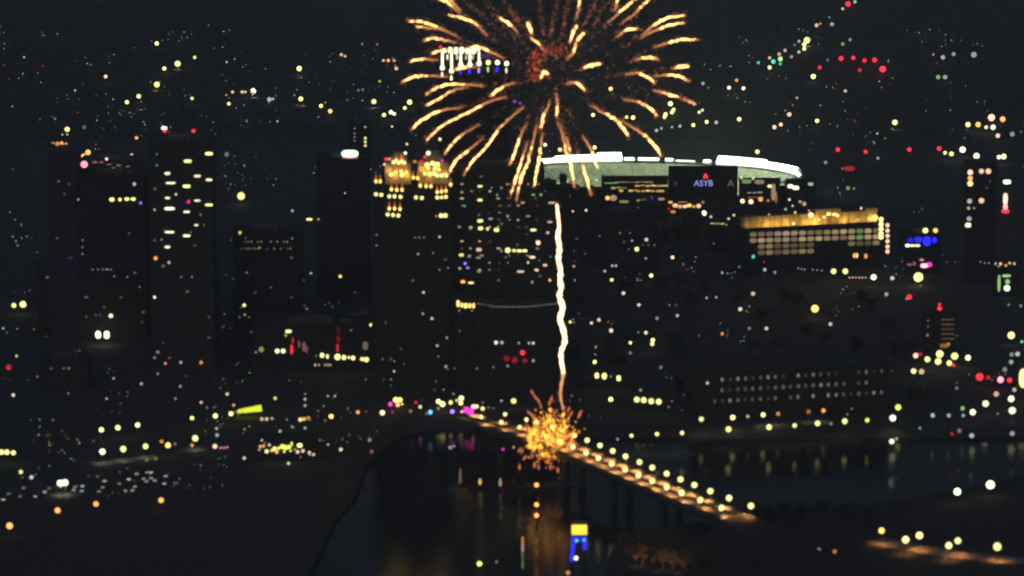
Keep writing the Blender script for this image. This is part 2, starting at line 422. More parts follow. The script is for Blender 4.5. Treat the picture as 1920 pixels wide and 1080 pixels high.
windows(tower_l, '''314 325 14x8 W2.2;320 343 22x7 W1.8;314 371 13x7 W1.8;318 391 23x9 W2;318 435 22x7 W2;314 463 14x8 W1.8;352 302 18x9 Y2;350 349 18x9 Y2.2;350 397 16x7 W2;350 442 17x8 W2;370 330 16x8 P2;370 376 15x7 W1.6;368 422 11x7 W1.6
392 288 18x9 Y2.4;392 337 16x8 W1.6;392 384 18x8 Y2;330 364 7 W1.6;354 378 8x10 R2;349 380 7x8 B1;294 289 6 D;294 310 6 D;290 393 7 P1.2;290 450 5 D;303 449 6 P.9;317 492 8 P1.1;292 484 10 O1.6;340 519 6 D;360 519 6 D;358 435 5 D;290 557 8 W''')
for px in (308, 362):
    lx, lz, s, p = local(tower_l, px, 266); b = MB(); b.lathe([(0.25, 0), (0.1, 7)], 6, (lx, 6, tower_l['H'])); b.build('beacon_mast', M_STEEL, tower_l['root'])
    g = link('beacon', shared('ball', emat('R', 2.2), ball_mesh), tower_l['root']); g.location = (lx, 6, tower_l['H'] + 7.3); g.scale = (1.25,) * 3
windows(tower_l, '308 240 14x9 W3')
specks(tower_l, 20)
slab = building('blue_slab_tower', 'dark windowless slab with a faint blue cast at far left', 'tower', 98, 148, 285, 640, m=mat('blue_cladding', (0.03, 0.03, 0.085), 0.5, scale=0.2), depth=28)
specks(slab, 5); windows(slab, '132 483 13x4 V.2;110 340 6 D;147 374 4 W')
mid_l = building('amber_row_block', 'dark block with a row of four amber windows', 'building', 150, 276, 330, 640, m=M_BRICK, depth=30)
windows(mid_l, '''210 374 12x10 Y2.4;225 374 9x9 Y2.2;238 373 12x9 Y2.2;250 373 12x9 Y2.2;264 380 8 V1.6;252 345 9 D1.1;155 450 6 D.6;155 463 6 D.5;155 476 6 D.5;174 505 8x5 D.35;184 505 8x5 D.3;193 505 7x5 D.4;201 505 8x6 D.7;208 505 6x6 D.6;214 518 6 D;239 519 6 D;262 538 5 D''')
specks(mid_l, 18)
neon = building('neon_low_block', 'low block with a red and pink neon front on the hill foot', 'building', 150, 262, 302, 318, m=M_BRICK, depth=40, ribs=False)
windows(neon, '158 308 16x16 K1.8;178 304 14x8 K.3;190 304 12x8 K.25;205 308 16x6 P.2;222 310 14x8 P.2;240 312 12x7 P.2;200 298 9 P1.8;213 315 7 P.8')
orange = building('orange_lit_store', 'small storefront glowing orange on the far left hillside', 'shop', 92, 130, 262, 281, m=M_BRICK, depth=24, ribs=False, pent=False)
windows(orange, '100 268 10x8 O.5;108 270 11x12 O1;116 270 11x13 O1.6;124 271 9x12 O1.2;119 276 7x7 A2;115 290 5 D')
faint = building('faint_office', 'dark office block with two rows of barely lit windows', 'building', 440, 566, 436, 650, m=M_STONE, depth=28)
for i in range(16):
    for j, py in enumerate((453, 466)):
        if random.random() < 0.8: lit(faint, 453 + i * 6.1, py, 6, 7, random.choice('DYP'), random.uniform(0.12, 0.4))
windows(faint, '450 436 8x9 A1.6;458 572 9 Y2;459 590 6 P;548 447 6 D')
specks(faint, 24)
sq = building('white_sign_block', 'dark building carrying a glowing white rooftop sign', 'building', 596, 692, 298, 560, m=M_STONE, depth=30)
lit(sq, 656, 288, 35, 17, 'W', 2.6, 'roof_sign', off=-0.2)
lit(sq, 656, 296, 34, 5, 'K', 1.0, 'sign_rim', off=-0.25)
windows(sq, '580 411 15x8 Y2;597 411 8x7 P.7;647 362 4 W;638 518 9 A2')
thin = building('slim_tower', 'slim dark tower with a column of small lamps behind the glowing sign', 'tower', 655, 693, 232, 520, m=M_STONE, depth=18)
windows(thin, '665 241 6 D;665 250 6 D;665 257 6 D;665 264 6 D;685 238 7 D;685 259 8x8 Y1.5;685 266 8x8 Y1.5;685 273 8x8 Y1.4')
redb = building('red_lit_hall', 'low hall washed red with a row of yellow lamps along its front', 'building', 474, 702, 612, 698, m=M_BRICK, depth=40, ribs=False)
windows(redb, '''520 658 11 W2;531 658 11 W2;604 666 11x12 Y;614 668 8x12 Y;593 667 6 D;633 669 14 Y;645 670 11x12 Y;654 670 8 Y;662 671 11 Y;679 673 10 Y;687 674 12 Y;541 621 15x9 Y2.2;536 628 8x10 A.6
591 684 7x8 P1;598 684 6x7 P.9;609 684 6x7 P.8;614 684 5x8 P1;619 684 5x8 P1;490 655 12x13 Y.35;685 648 14x20 P.18;658 619 6 D;695 609 8x9 Y1.6
547 655 9x22 R1.4;549 638 8x16 R.5;561 645 6x18 P.25;570 650 10x22 K.25;575 655 8x18 K.2;633 652 8x20 R.8;634 635 10x16 R.18;634 618 12x18 R.07;480 660 7 D.6''')  # stacked red panes fading upward put the red uplights' wash into emission
# tower with the bright crown behind the burst
crown = building('fin_crown_tower', 'far tower whose crown of white and violet fins shines through the firework', 'tower', 822, 956, 96, 480, m=M_GLASSY, depth=40, pent=False)
for i, (lo, cc, l2) in enumerate(((130, 'W', 1.6), (136, 'W', 2.0), (124, 'B', 2.0), (124, 'B', 2.0), (122, 'V', 2.4), (120, 'G', 1.4), (120, 'B', 2.4), (122, 'W', 1.2))):
    px = 829.5 + i * 17.2
    if i < 5: lit(crown, px, (lo + 96) / 2, 8.5, lo - 92, 'W', 2.2, 'crown_fin')
    lit(crown, px, lo - 3, 12, 12, 'W' if i != 5 else 'Y', 2.4, 'crown_lamp', off=-0.8)
    lit(crown, px - 0.5, lo + 10, 8, 14, cc, l2, 'crown_fin')
for i in range(6): lit(crown, 833 + i * 11, 95 - (i % 2), 13, random.uniform(12, 18), 'W', random.uniform(1.5, 2.6), 'crown_panel')
lit(crown, 895, 93, 16, 10, 'P', 1.6, 'crown_panel'); lit(crown, 909, 105, 28, 12, 'V', 0.16, 'crown_panel'); lit(crown, 826, 88, 9, 9, 'R', 1.8, 'beacon')
for px, l_ in ((839, 1.3), (857, .9), (874, .7), (886, .8)): lit(crown, px, 107, 8, 14, 'W', l_, 'crown_fin', off=-0.2)
windows(crown, '965 190 11x9 V.5;975 193 9 V.4')

# the golden hotel, the parking structure and the right-hand towers
hotel = building('golden_hotel', 'long arcaded building under a floodlit golden parapet', 'building', 1396, 1648, 424, 516, 502, m=M_PALE, depth=40, ribs=False, pent=False)
cols = 16
for i in range(cols):
    for j in range(4):
        if j > 1 and (i == 0 or 7 < i < 12): continue
        if j == 3 and i > 7: continue
        px = 1404 + (i + 0.5) * (1650 - 1404) / cols; t = (px - 1396) / 252
        py = 440 + j * 11.5 - 8 * t
        lit(hotel, px, py, 18.2, 12.6, random.choice('NNNP') if not (i == 13 and j < 2) else 'G', random.choice((0.2, 0.28, 0.36, 0.48)) * (0.55 if j > 1 else 1))
for i in range(cols + 1):
    px = 1404 + i * (1650 - 1404) / cols; lx, lz, s, _ = local(hotel, px, 450)
    b = MB(); b.box(lx - 0.55, lx + 0.55, -0.95, 0.05, 0, hotel['H'] - 1.5); b.build('arcade_pier', M_PALE, hotel['root'])
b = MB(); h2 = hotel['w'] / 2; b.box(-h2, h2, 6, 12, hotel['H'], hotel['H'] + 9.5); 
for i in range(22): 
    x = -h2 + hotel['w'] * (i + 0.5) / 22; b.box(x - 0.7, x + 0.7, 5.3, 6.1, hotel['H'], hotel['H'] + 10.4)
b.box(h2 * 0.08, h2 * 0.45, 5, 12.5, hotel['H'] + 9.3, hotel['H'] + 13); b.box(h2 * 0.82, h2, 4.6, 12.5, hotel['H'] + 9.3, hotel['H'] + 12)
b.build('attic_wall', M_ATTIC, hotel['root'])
for i in range(14):   # uplights standing on the roof edge in front of the attic wall
    x = -h2 + hotel['w'] * (i + 0.5) / 14
    b = MB(); b.box(x - 0.5, x + 0.5, 1.2, 1.9, hotel['H'] + 0.2, hotel['H'] + 0.8); b.build('uplight', M_STEEL, hotel['root'])
    l = bpy.data.lights.new('uplight_glow', 'POINT'); l.energy = random.choice((700, 1800, 3000, 5200)); l.color = (1.0, 0.52, 0.07); l.shadow_soft_size = 0.4
    lo = link('uplight_glow', l, hotel['root']); lo.location = (x, 1.6, hotel['H'] + 2.2)
windows(hotel, '1487 419 9 Y;1553 401 12x9 A3.4;1564 402 12x9 A3.4;1545 407 10x8 A2.6;1535 412 10x8 A2;1570 404 9 A3;1520 403 12 Y2.8;1640 408 15x14 A2.2;1630 410 12x12 A1.6;1608 412 12x9 A1')
for k, (px, ys, c, s) in enumerate(((1651, (411, 420, 429, 438, 444), 'Y', 12), (1663, (422, 432, 442, 452, 462, 471), 'P', 11))):
    for py in ys: lit(hotel, px, py, s, s, c, 2.4 if k == 0 else 1.5, 'corner_lamp', off=-1.2)
lowwing = building('lit_canopy_wing', 'low wing with a thin lit cornice left of the golden building', 'building', 1330, 1394, 421, 470, m=M_STONE, depth=20, ribs=False, pent=False)
windows(lowwing, '1345 419 28x5 Y.6;1372 421 26x5 Y.7;1386 420 8 P1;1340 454 10 P1.5;1380 449 10 P1.2')
garage = building('parking_structure', 'long low parking structure with three rows of dim grey openings', 'building', 1326, 1662, 691, 786, 768, m=M_CONC, depth=40, ribs=False, pent=False)
for j in range(3):
    for i in range(23):
        px = 1340 + i * 14.2; t = (px - 1326) / 336; py = 713 + j * 20 - 18 * t
        if j < 2 and i == 0: continue
        br = random.choice((0.05, 0.10, 0.16, 0.22, 0.3)) * (1.0 if (j == 2 or i < 15) else 0.6)
        if random.random() < 0.9: lit(garage, px + random.uniform(-0.7, 0.7), py, 9, 11, 'D', br)
for j in range(4):
    lx, lz, s, _ = local(garage, 1500, 702 + j * 20 - 9)
    b = MB(); b.box(-garage['w'] / 2 - 0.3, garage['w'] / 2 + 0.3, -0.9, 0.4, lz - 0.6, lz + 0.6); b.build('spandrel', M_CONC, garage['root'])
windows(garage, '1326 718 8 W1')
rt1 = building('column_window_tower', 'slim tower with a stack of pinkish and white windows at far right', 'tower', 1808, 1864, 308, 530, m=M_STONE, depth=20)
windows(rt1, '1819 323 13 P1.7;1819 334 12 O1.8;1819 344 13 Y1.8;1840 321 12 P1.3;1853 321 13 P1.3;1818 377 12 D.9;1840 376 13 P1.2;1816 390 9 P.8;1826 390 7 P.6;1817 410 12 D.7;1815 422 15x12 W1.8;1856 340 6 D.3;1850 352 6 D.3')
sign = building('red_pillar_sign', 'tall pillar sign glowing white above a red foot at the right edge', 'sign', 1876, 1897, 356, 430, m=M_STEEL, depth=3, ribs=False, pent=False)
lit(sign, 1885, 373, 12, 26, 'P', 2.2, 'sign_face'); lit(sign, 1885, 388, 12, 14, 'K', 2.0, 'sign_face'); lit(sign, 1885, 396, 18, 11, 'R', 2.4, 'sign_foot'); lit(sign, 1888, 341, 18, 12, 'W', 2.4, 'sign_lamp')
bls = building('blue_lit_club', 'low building with a vivid blue band and white entrance glow', 'building', 1690, 1764, 440, 478, m=M_STONE, depth=24, ribs=False)
windows(bls, '1711 460 28x11 W2.8;1707 450 14x12 B1;1722 449 18x14 B1.6;1738 452 18x22 B2;1752 450 12x14 B1.8;1735 432 13 Y;1754 432 12 A1.8')
pink = building('pink_sign_kiosk', 'small kiosk with a pink and white sign below the blue building', 'kiosk', 1696, 1762, 486, 512, m=M_STONE, depth=14, ribs=False, pent=False)
windows(pink, '1733 498 18x12 K3;1742 496 14x12 M1.6;1728 487 12x8 P.7;1705 496 13x8 K.35;1714 494 10 K.3')
frame = building('green_frame_kiosk', 'small building with a greenish white glowing door frame', 'kiosk', 1860, 1914, 508, 556, m=M_STONE, depth=14, ribs=False, pent=False)
windows(frame, '1873 531 9x36 G.8;1887 517 20x9 G1;1888 540 14x14 W2.2;1889 528 12x12 G.9')
smt = building('small_beacon_tower', 'stubby brown tower with faint window rows under a red beacon', 'tower', 1733, 1792, 594, 664, m=M_BRICK, depth=18, ribs=False, pent=False)
for i in range(6):
    for j in range(5): lit(smt, 1767 + i * 4, 599 + j * 9, 5.5, 6, 'P', random.uniform(0.12, 0.3))
windows(smt, '1740 601 6x7 P.25;1740 612 6x7 P.3;1739 628 7x8 P.5;1770 648 20x12 O.3;1778 645 9x9 A.6')
lx, lz, s, _ = local(smt, 1763, 590); b = MB(); b.lathe([(0.3, 0), (0.15, 6)], 6, (lx, 5, smt['H'])); b.build('beacon_mast', M_STEEL, smt['root'])
for dz, r in ((5.5, 1.5), (8.6, 0.9)):
    g = link('beacon', shared('ball', emat('R', 2.4), ball_mesh), smt['root']); g.location = (lx, 5, smt['H'] + dz); g.scale = (r,) * 3
ysign = building('yellow_edge_sign', 'upright yellow lit sign cut by the right picture edge', 'sign', 1908, 1940, 684, 748, m=M_STEEL, depth=2, ribs=False, pent=False)
lit(ysign, 1921, 709, 24, 40, 'Y', 2.0, 'sign_face')
redsig = building('red_glow_roof_sign', 'low store with a dull red roof sign right of the stadium', 'shop', 1574, 1620, 308, 330, m=M_STONE, depth=16, ribs=False, pent=False)
windows(redsig, '1593 316 22x13 R.5;1580 316 9x8 K.3')

# ------------------------------------------------------------------ stadium
SB = at_z(1240, 398, LAND); SCN = Vector((SB.x, SB.y + 92, LAND)); SRX, SRY, SROT = 141.0, 92.0, R(-17)
stad = root('stadium', SCN, SROT, 'floodlit stadium bowl with blazing white light banks and green stands', 'stadium')
ZS = 0.62
def ell(a, f, z): return Vector((SRX * f * math.cos(a), SRY * f * math.sin(a), z * ZS))
def ring(name, prof, a0, a1, nseg, m, parent=stad):
    V = []; F = []; k = len(prof)
    for i in range(nseg + 1):
        a = a0 + (a1 - a0) * i / nseg
        for f, z in prof: V.append(ell(a, f, z))
    for i in range(nseg):
        for j in range(k - 1): F.append((i*k+j, (i+1)*k+j, (i+1)*k+j+1, i*k+j+1))
    return link(name, mesh(name, V, F, m), parent)
def steps(f0, z0, f1, z1, nn):
    p = []
    for i in range(nn):
        fa = f0 + (f1 - f0) * i / nn; fb = f0 + (f1 - f0) * (i + 1) / nn
        z = z0 + (z1 - z0) * (i + 1) / nn; p += [(fa, z), (fb, z)]
    return p
A0, A1 = R(-32), R(206)
ring('lower_stand', [(0.60, 0.5)] + steps(0.60, 0.5, 0.80, 11, 9) + [(0.80, 14)], A0, A1, 64, M_SEAT)
ring('mid_concourse', [(0.80, 11), (0.84, 11), (0.84, 15)], A0, A1, 64, M_SUITE)
for i in range(90):   # suite windows between the two tiers
    a = A0 + (A1 - A0) * (i + 0.5) / 90; p = ell(a, 0.795, 13.4)
    o = link('suite_window', shared('pane', emat(random.choice('YNNPA'), random.choice((0.25, 0.4, 0.7, 1.1))), unit_box), stad); o.location = p; o.rotation_euler = (0, 0, a + R(90)); o.scale = (random.uniform(2.5, 4.6), 0.3, 1.7)
for i in range(44):   # aisle stairs climbing the upper tier
    a = A0 + (A1 - A0) * (i + 0.5) / 44; p0, p1 = ell(a, 0.80, 17.6), ell(a, 0.975, 33.6); d_ = p1 - p0; b = MB()
    b.obox((p0 + p1) / 2, d_ / 2, Vector((-math.sin(a), math.cos(a), 0)) * 0.8, Vector((0, 0, 0.25))); b.build('aisle', M_SUITE, stad)
ring('upper_stand', [(0.79, 15)] + steps(0.79, 16, 0.985, 33, 12) + [(0.985, 36)], A0, A1, 64, M_SEAT)
ring('outer_wall', [(1.0, 0), (1.0, 36.2), (0.987, 36.2)], A0, A1, 64, M_CONC)
ring('rim_roof', [(0.94, 40.3), (1.03, 41.5), (1.03, 40.9), (0.94, 39.7)], A0, A1, 64, M_STEEL)
ring('outfield_stand', [(0.72, 1)] + steps(0.72, 1, 0.95, 9, 6) + [(0.97, 9), (0.97, 0)], R(206), R(328), 40, M_SEAT)
V = [ell(2 * math.pi * i / 48, 0.7, 0.4) for i in range(48)]
link('field', mesh('field', V, [tuple(range(48))], M_GRASS), stad)
for i in range(26):   # columns that carry the rim roof
    a = A0 + (A1 - A0) * (i + 0.5) / 26; p = ell(a, 1.0, 0)
    b = MB(); b.box(p.x - 0.6, p.x + 0.6, p.y - 0.6, p.y + 0.6, 0, 40.6 * ZS); b.build('column', M_CONC, stad)
def stad_local(px, py, f=0.97, z=42.0):
    """angle on the bowl's rim that is seen at picture column px"""
    best = None
    for i in range(720):
        a = R(-6) + R(194) * i / 719
        p = (Matrix.Rotation(SROT, 4, 'Z') @ ell(a, f, z)) + SCN
        q = proj(p); e = abs(q[0] - px)
        if best is None or e < best[0]: best = (e, a, q)
    return best[1]
def disc_mesh():
    b = MB(); b.lathe([(0.7, 0), (1.0, 0.35), (1.0, 0.5)], 10); return mesh('floodlight', b.v, b.f)
M_FLOOD = rgbmat('floodlight_white', (0.92, 1.0, 0.80), 9.0, True)
def bank(xa, xb, nrow, ncol, z0, lvl, name='light_bank', nrow2=None):
    aa, ab = stad_local(xa, 300), stad_local(xb, 300)
    b = MB()
    for i in range(13):
        a = aa + (ab - aa) * i / 12; p = ell(a, 1.0, z0); b.box(p.x - 0.3, p.x + 0.3, p.y - 0.3, p.y + 0.3, 36 * ZS, z0 * ZS + nrow * 1.7)
    fr = b.build(name, M_STEEL, stad)
    for c in range(ncol):
        nr = int(round(nrow + (nrow2 - nrow) * (c + 0.5) / ncol)) if nrow2 else nrow
        for r in range(nr):
            a = aa + (ab - aa) * (c + 0.5) / ncol; z = z0 + (1.0 + r * 1.7) / ZS; p = ell(a, 0.985 + 0.012 * r, z)
            o = link('floodlight', shared('disc', lvl, disc_mesh), fr); o.location = p
            t = -Vector((math.cos(a), math.sin(a), 0.45)).normalized(); o.rotation_euler = t.to_track_quat('Z', 'Y').to_euler(); o.scale = (1.0, 1.0, 1.0)
            if r == 0: w_ = (Matrix.Rotation(SROT, 4, 'Z') @ p) + SCN; note(*proj(w_), w_.y)
M_FLOODB = rgbmat('floodlight_pale', (0.92, 1.0, 0.72), 4.0, True)
bank(1168, 1021, 5, 62, 38.5, M_FLOOD, nrow2=3); bank(1172, 1190, 2, 7, 39.5, M_FLOODB); bank(1197, 1236, 2, 15, 39.5, M_FLOODB)
bank(1247, 1262, 2, 5, 39.6, M_FLOODB); bank(1266, 1302, 1, 9, 40.2, M_FLOODB); bank(1317, 1331, 2, 5, 39.6, M_FLOODB); bank(1341, 1480, 5, 62, 38.5, M_FLOOD, nrow2=4); bank(1480, 1513, 4, 18, 38.5, M_FLOOD, nrow2=1)
# scoreboard seen from behind, standing at the river side of the bowl
SY = SCN.y - 78
q0, q1 = at_y(1254, 369, SY), at_y(1382, 369, SY); tq = at_y(1318, 313, SY)
sbo = root('scoreboard', (q0.x / 2 + q1.x / 2, SY, LAND), 0, 'dark scoreboard back with blue letters and a red mark before the stadium', 'scoreboard')
hwid = (q1.x - q0.x) / 2; zb, zt = q0.z - LAND, tq.z - LAND
b = MB(); b.box(-hwid, hwid, 0, 3, zb, zt); b.build('panel', M_BLACK, sbo)
b = MB(); b.box(-hwid + 1, hwid - 1, 3.05, 3.3, zb + 1, zt - 1); b.build('fill_screen', rgbmat('stand_fill_glow', (0.82, 1.0, 0.62), 70.0, True), sbo)  # unseen screen face, added to light the stands
b = MB()
for i in range(7):
    x = -hwid + 2 * hwid * i / 6; b.box(x - 0.5, x + 0.5, 0.6, 2.4, 0, zb + 0.2)
b.build('support', M_STEEL, sbo)
b = MB(); b.box(-hwid - 0.5, -hwid + 0.3, -0.5, 3.4, zb - 0.4, zt + 0.5); b.box(hwid - 0.3, hwid + 0.5, -0.5, 3.4, zb - 0.4, zt + 0.5); b.box(-hwid - 0.5, hwid + 0.5, -0.5, 3.4, zt, zt + 0.8); b.build('edge_frame', M_CONC, sbo)
def letters(txt, px, py, hpx, m, name):
    p = at_y(px, py, SY); c = bpy.data.curves.new(name, 'FONT'); c.body = txt; c.size = hpx * mpp(p) * 1.35; c.extrude = 0.15; c.align_x = 'CENTER'; c.align_y = 'CENTER'
    tmp = bpy.data.objects.new(name + '_outline', c); me = bpy.data.meshes.new_from_object(tmp); me.materials.clear(); me.materials.append(m); bpy.data.objects.remove(tmp); o = link(name, me, sbo); o.location = (p.x - (q0.x + q1.x) / 2, -0.4, p.z - LAND); o.rotation_euler = (R(90), 0, 0); note(px, py, SY - 1)
letters('ASYB', 1319, 344, 11.5, rgbmat('sign_blue', (0.36, 0.40, 1.0), 1.1), 'letters')
letters('A', 1370, 344, 14, emat('D', 0.2), 'logo_letter'); letters('R', 1267, 345, 10, emat('D', 0.09), 'logo_letter')
b = MB(); p = at_y(1323, 330, SY); s = mpp(p); lx = p.x - (q0.x + q1.x) / 2; lz = p.z - LAND
for a, dz in ((-0.55, 0), (0.55, 0)): b.obox(Vector((lx + a * 3 * s, -0.5, lz)), Vector((1.6 * s, 0, 0.0)), Vector((0, 0.2, 0)), Vector((-a * 2.6 * s, 0, 4.2 * s)))
b.build('red_mark', emat('R', 2.2), sbo)
# halls and gates around the bowl's near side, each its own building
def strip(name, label, x0, x1, yt, yb, wins, m=M_CONC, depth=10):
    d = building(name, label, 'building', x0, x1, yt, yb, m=m, depth=depth, ribs=False, pent=False); windows(d, wins); return d
strip('glow_strip_hall', 'hall with warm glowing strips standing for lit outfield stands left of the scoreboard', 1128, 1252, 334, 412, '''1190 341 70x6 P.35;1215 348 50x6 A1;1232 348 34x6 A.9;1245 348 18x5 Y1;1178 357 36x8 A.8;1210 358 36x9 A1;1238 358 20x8 A.7;1160 352 30x7 Y.5;1145 343 26x6 G.4;1150 371 16x14 P.5;1139 371 11 O2.4
1170 378 22x9 Y.3;1205 376 24x10 A.4;1240 373 16x9 P.4;1222 372 9x14 V.25;1190 390 26x8 Y.25;1225 392 22x8 Y.3;1165 388 20x7 P.2;1220 380 14x7 Y.3''')  # warm glowing strips stand in for outfield stands under floodlight
strip('gate_arcade', 'gate arcade glowing orange under the scoreboard', 1250, 1387, 371, 406, '''1257 379 12x9 O1.2;1266 385 13x11 P1.2;1275 387 12x10 O1.2;1284 387 11x9 P1.6;1292 385 13x10 A1.8;1301 387 10x9 O1;1310 386 12x11 P1.3;1318 379 9 O.5;1253 391 9x9 R.5;1262 397 13x9 O.8;1280 379 22x6 O.5''')
strip('right_gate_hall', 'gate hall with glowing panes for lit columns and stands right of the scoreboard', 1386, 1462, 338, 405, '''1370 373 10 Y2.2;1377 378 10 Y2.2;1392 377 11 Y2.2;1408 378 12 P2;1426 373 12 O1.5;1440 376 9 O.6;1450 360 12x36 P.4;1443 349 12x9 Y2;1455 370 8x26 A.3;1400 340 22x12 G.4;1424 341 22x12 P.35;1412 334 8x10 Y1;1390 333 7x10 Y1.2;1415 361 30x6 D.5;1416 370 30x6 O.4''')  # some panes put the lit pillar and floodlit stands into emission
strip('right_lounge', 'lounge block with bright windows at the stadium right end', 1474, 1530, 340, 406, '''1482 349 15x11 W2;1492 352 16x11 W2.2;1520 345 14x10 D.8;1480 374 8 P;1500 378 9 P.6;1508 382 11 P.6;1486 386 7 P;1517 395 7 P1.2''')

# ------------------------------------------------------------------ dark blocks whose rooflines cut into the stadium's glow
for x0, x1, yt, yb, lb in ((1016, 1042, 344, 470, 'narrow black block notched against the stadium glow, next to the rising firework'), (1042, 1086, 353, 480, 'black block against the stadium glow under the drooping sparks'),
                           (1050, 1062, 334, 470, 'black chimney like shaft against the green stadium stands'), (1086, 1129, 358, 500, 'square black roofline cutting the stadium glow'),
                           (1129, 1200, 398, 520, 'wide low black roofline below the golden glow strips'), (1200, 1234, 383, 500, 'small black tower roofline beside the gate arcade')):
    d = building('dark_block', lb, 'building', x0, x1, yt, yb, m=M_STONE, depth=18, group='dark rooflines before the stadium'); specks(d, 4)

# ------------------------------------------------------------------ lamps
def pole_mesh():
    b = MB(); b.lathe([(0.34, 0), (0.34, 0.5), (0.17, 0.7), (0.10, 7.2), (0.28, 7.35), (0.30, 7.6)], 8); return mesh('pole', b.v, b.f)
POLE = shared('pole', M_STEEL, pole_mesh)
ORD = ['first', 'second', 'third', 'fourth', 'fifth', 'sixth', 'seventh', 'eighth', 'ninth', 'tenth', 'eleventh', 'twelfth', 'thirteenth', 'fourteenth', 'fifteenth', 'sixteenth', 'seventeenth', 'eighteenth', 'nineteenth', 'twentieth', 'twenty-first', 'twenty-second', 'twenty-third', 'twenty-fourth']
def lamp(name, label, P, g_rad, code, level, group, glow=None, hgt=8.0, glowcol=(1.0, 0.6, 0.25)):
    """P: position of the globe; the lamp stands hgt below it"""
    rt = root(name, (P.x, P.y, P.z - hgt), 0, label, 'street lamp', group)
    p = link('pole', POLE, rt); p.scale = (1, 1, hgt / 8.0)
    g = link('globe', shared('ball', emat(code, level, True), ball_mesh), rt); g.location = (0, 0, hgt - 0.3); g.scale = (g_rad,) * 3
    if glow:
        l = bpy.data.lights.new('lamp_glow', 'SPOT'); l.energy = glow; l.color = glowcol; l.spot_size = R(140); l.spot_blend = 0.8; l.shadow_soft_size = 0.3
        q = link('lamp_glow', l, rt); q.location = (0, 0, hgt - 0.5 - g_rad)
    return rt
def in_building(px, py, Y):
    best = None
    for d in BLD:
        x0, x1, y0, y1 = d['box']
        if x0 <= px <= x1 and y0 - 1 <= py <= y1 and d['Y'] < Y:
            if best is None or d['Y'] < best['Y']: best = d
    return best
SMALL = []
def cluster(place, sx, group, name='street_lamp', hgt=8.0, glow=None, gmin=10, glowcol=(1.0, 0.6, 0.25), small=8.0):
    L = sorted(parse(sx)); cnt = {}; tot = {}
    todo = []
    for px, py, a, h, c, g in L:
        P = ground(px, py, hgt); d = in_building(px, py, P.y)
        if d: lit(d, px, py, a, h, c, lev(c, max(a, h), g)); continue
        if bank_y(P.x) + 3 > P.y:      # on the water line: keep the lamp's foot on the bank
            pass
        if a <= small: SMALL.append((P, max(2.0, (a - 3.0)) * 0.5 * mpp(P), c, lev(c, a, g), hgt)); note(px, py, P.y - 2); continue
        todo.append((px, py, a, c, g, P)); tot[c] = tot.get(c, 0) + 1
    for px, py, a, c, g, P in todo:
        k = cnt.get(c, 0); cnt[c] = k + 1
        colour = CODE[c][1]
        if tot[c] == 1: lb = 'only %s lamp %s' % (colour, place)
        elif k == tot[c] - 1: lb = '%s lamp %s, rightmost of that colour' % (colour, place)
        else: lb = '%s lamp %s, %s of that colour from left' % (colour, place, ORD[min(k, 23)])
        rad = max(2.0, (a - 3.0) * random.uniform(0.82, 1.1)) * 0.5 * mpp(P)
        lamp(name, lb, P, rad, c, lev(c, a, g) * random.uniform(0.8, 1.2), group, glow=glow if (c in 'YWOA' and a >= gmin) else None, hgt=hgt, glowcol=glowcol)
        note(px, py, P.y - 2)

# bridge lamps fix the bridge's line
ROW_A = [(894, 766), (905, 768), (947, 776), (987, 784), (1006, 789), (1036, 799), (1056, 806), (1077, 814), (1101, 825), (1125, 834), (1149, 844), (1173, 855), (1199, 865), (1223, 877), (1250, 887), (1276, 898), (1302, 909), (1332, 921), (1367, 934), (1408, 947)]
ROW_B = [(902, 780), (940, 788), (974, 796), (1000, 806), (1024, 816), (1050, 827), (1074, 837), (1099, 848), (1122, 858), (1147, 868), (1172, 879), (1197, 890), (1223, 901), (1250, 912), (1278, 924), (1313, 937), (1353, 949)]
LZ = 26.0
BA, BZ = at_z(905, 768, LZ), at_z(1408, 947, LZ)
bu = (BZ - BA); bu.z = 0; BL = bu.length; bu.normalize(); bn = Vector((bu.y, -bu.x, 0))
if bn.y > 0: bn = -bn
camb = []
for px, py in ROW_A[1:]:
    p = on_plane(px, py, BA, bn); camb.append(((p - BA).dot(bu), p.z))
camb.sort()
def deck_z(t):
    if t <= camb[0][0]: return camb[0][1] - 6
    for a, b_ in zip(camb, camb[1:]):
        if a[0] <= t <= b_[0]: return a[1] + (b_[1] - a[1]) * (t - a[0]) / max(1e-6, b_[0] - a[0]) - 6
    return camb[-1][1] - 6
sm = [sum(deck_z(t + dt) for dt in (-40, -20, 0, 20, 40)) / 5 for t in range(0, int(BL) + 1, 10)]
def deck_s(t):
    t = max(0, min(BL - 1, t)) / 10; i = min(len(sm) - 2, int(t)); return sm[i] + (sm[i + 1] - sm[i]) * (t - i)
bw = []
for px, py in ROW_B[3:]:
    p = at_z(px, py, deck_s(BL * 0.6) + 6); bw.append((p - BA).dot(bn))
BW = sum(bw) / len(bw)
print('bridge length %.0f width %.1f' % (BL, BW), [round(x, 1) for x in sm[::5]])
br = root('bridge', (BA.x, BA.y, 0), 0, 'long river bridge with an amber lit deck and two rows of lamps', 'bridge')
def bpt(t, wv, z): return Vector((0, 0, 0)) + bu * t + bn * wv + Vector((0, 0, z))
ts = list(range(-10, int(BL) - 4, 10)) + [BL - 3]
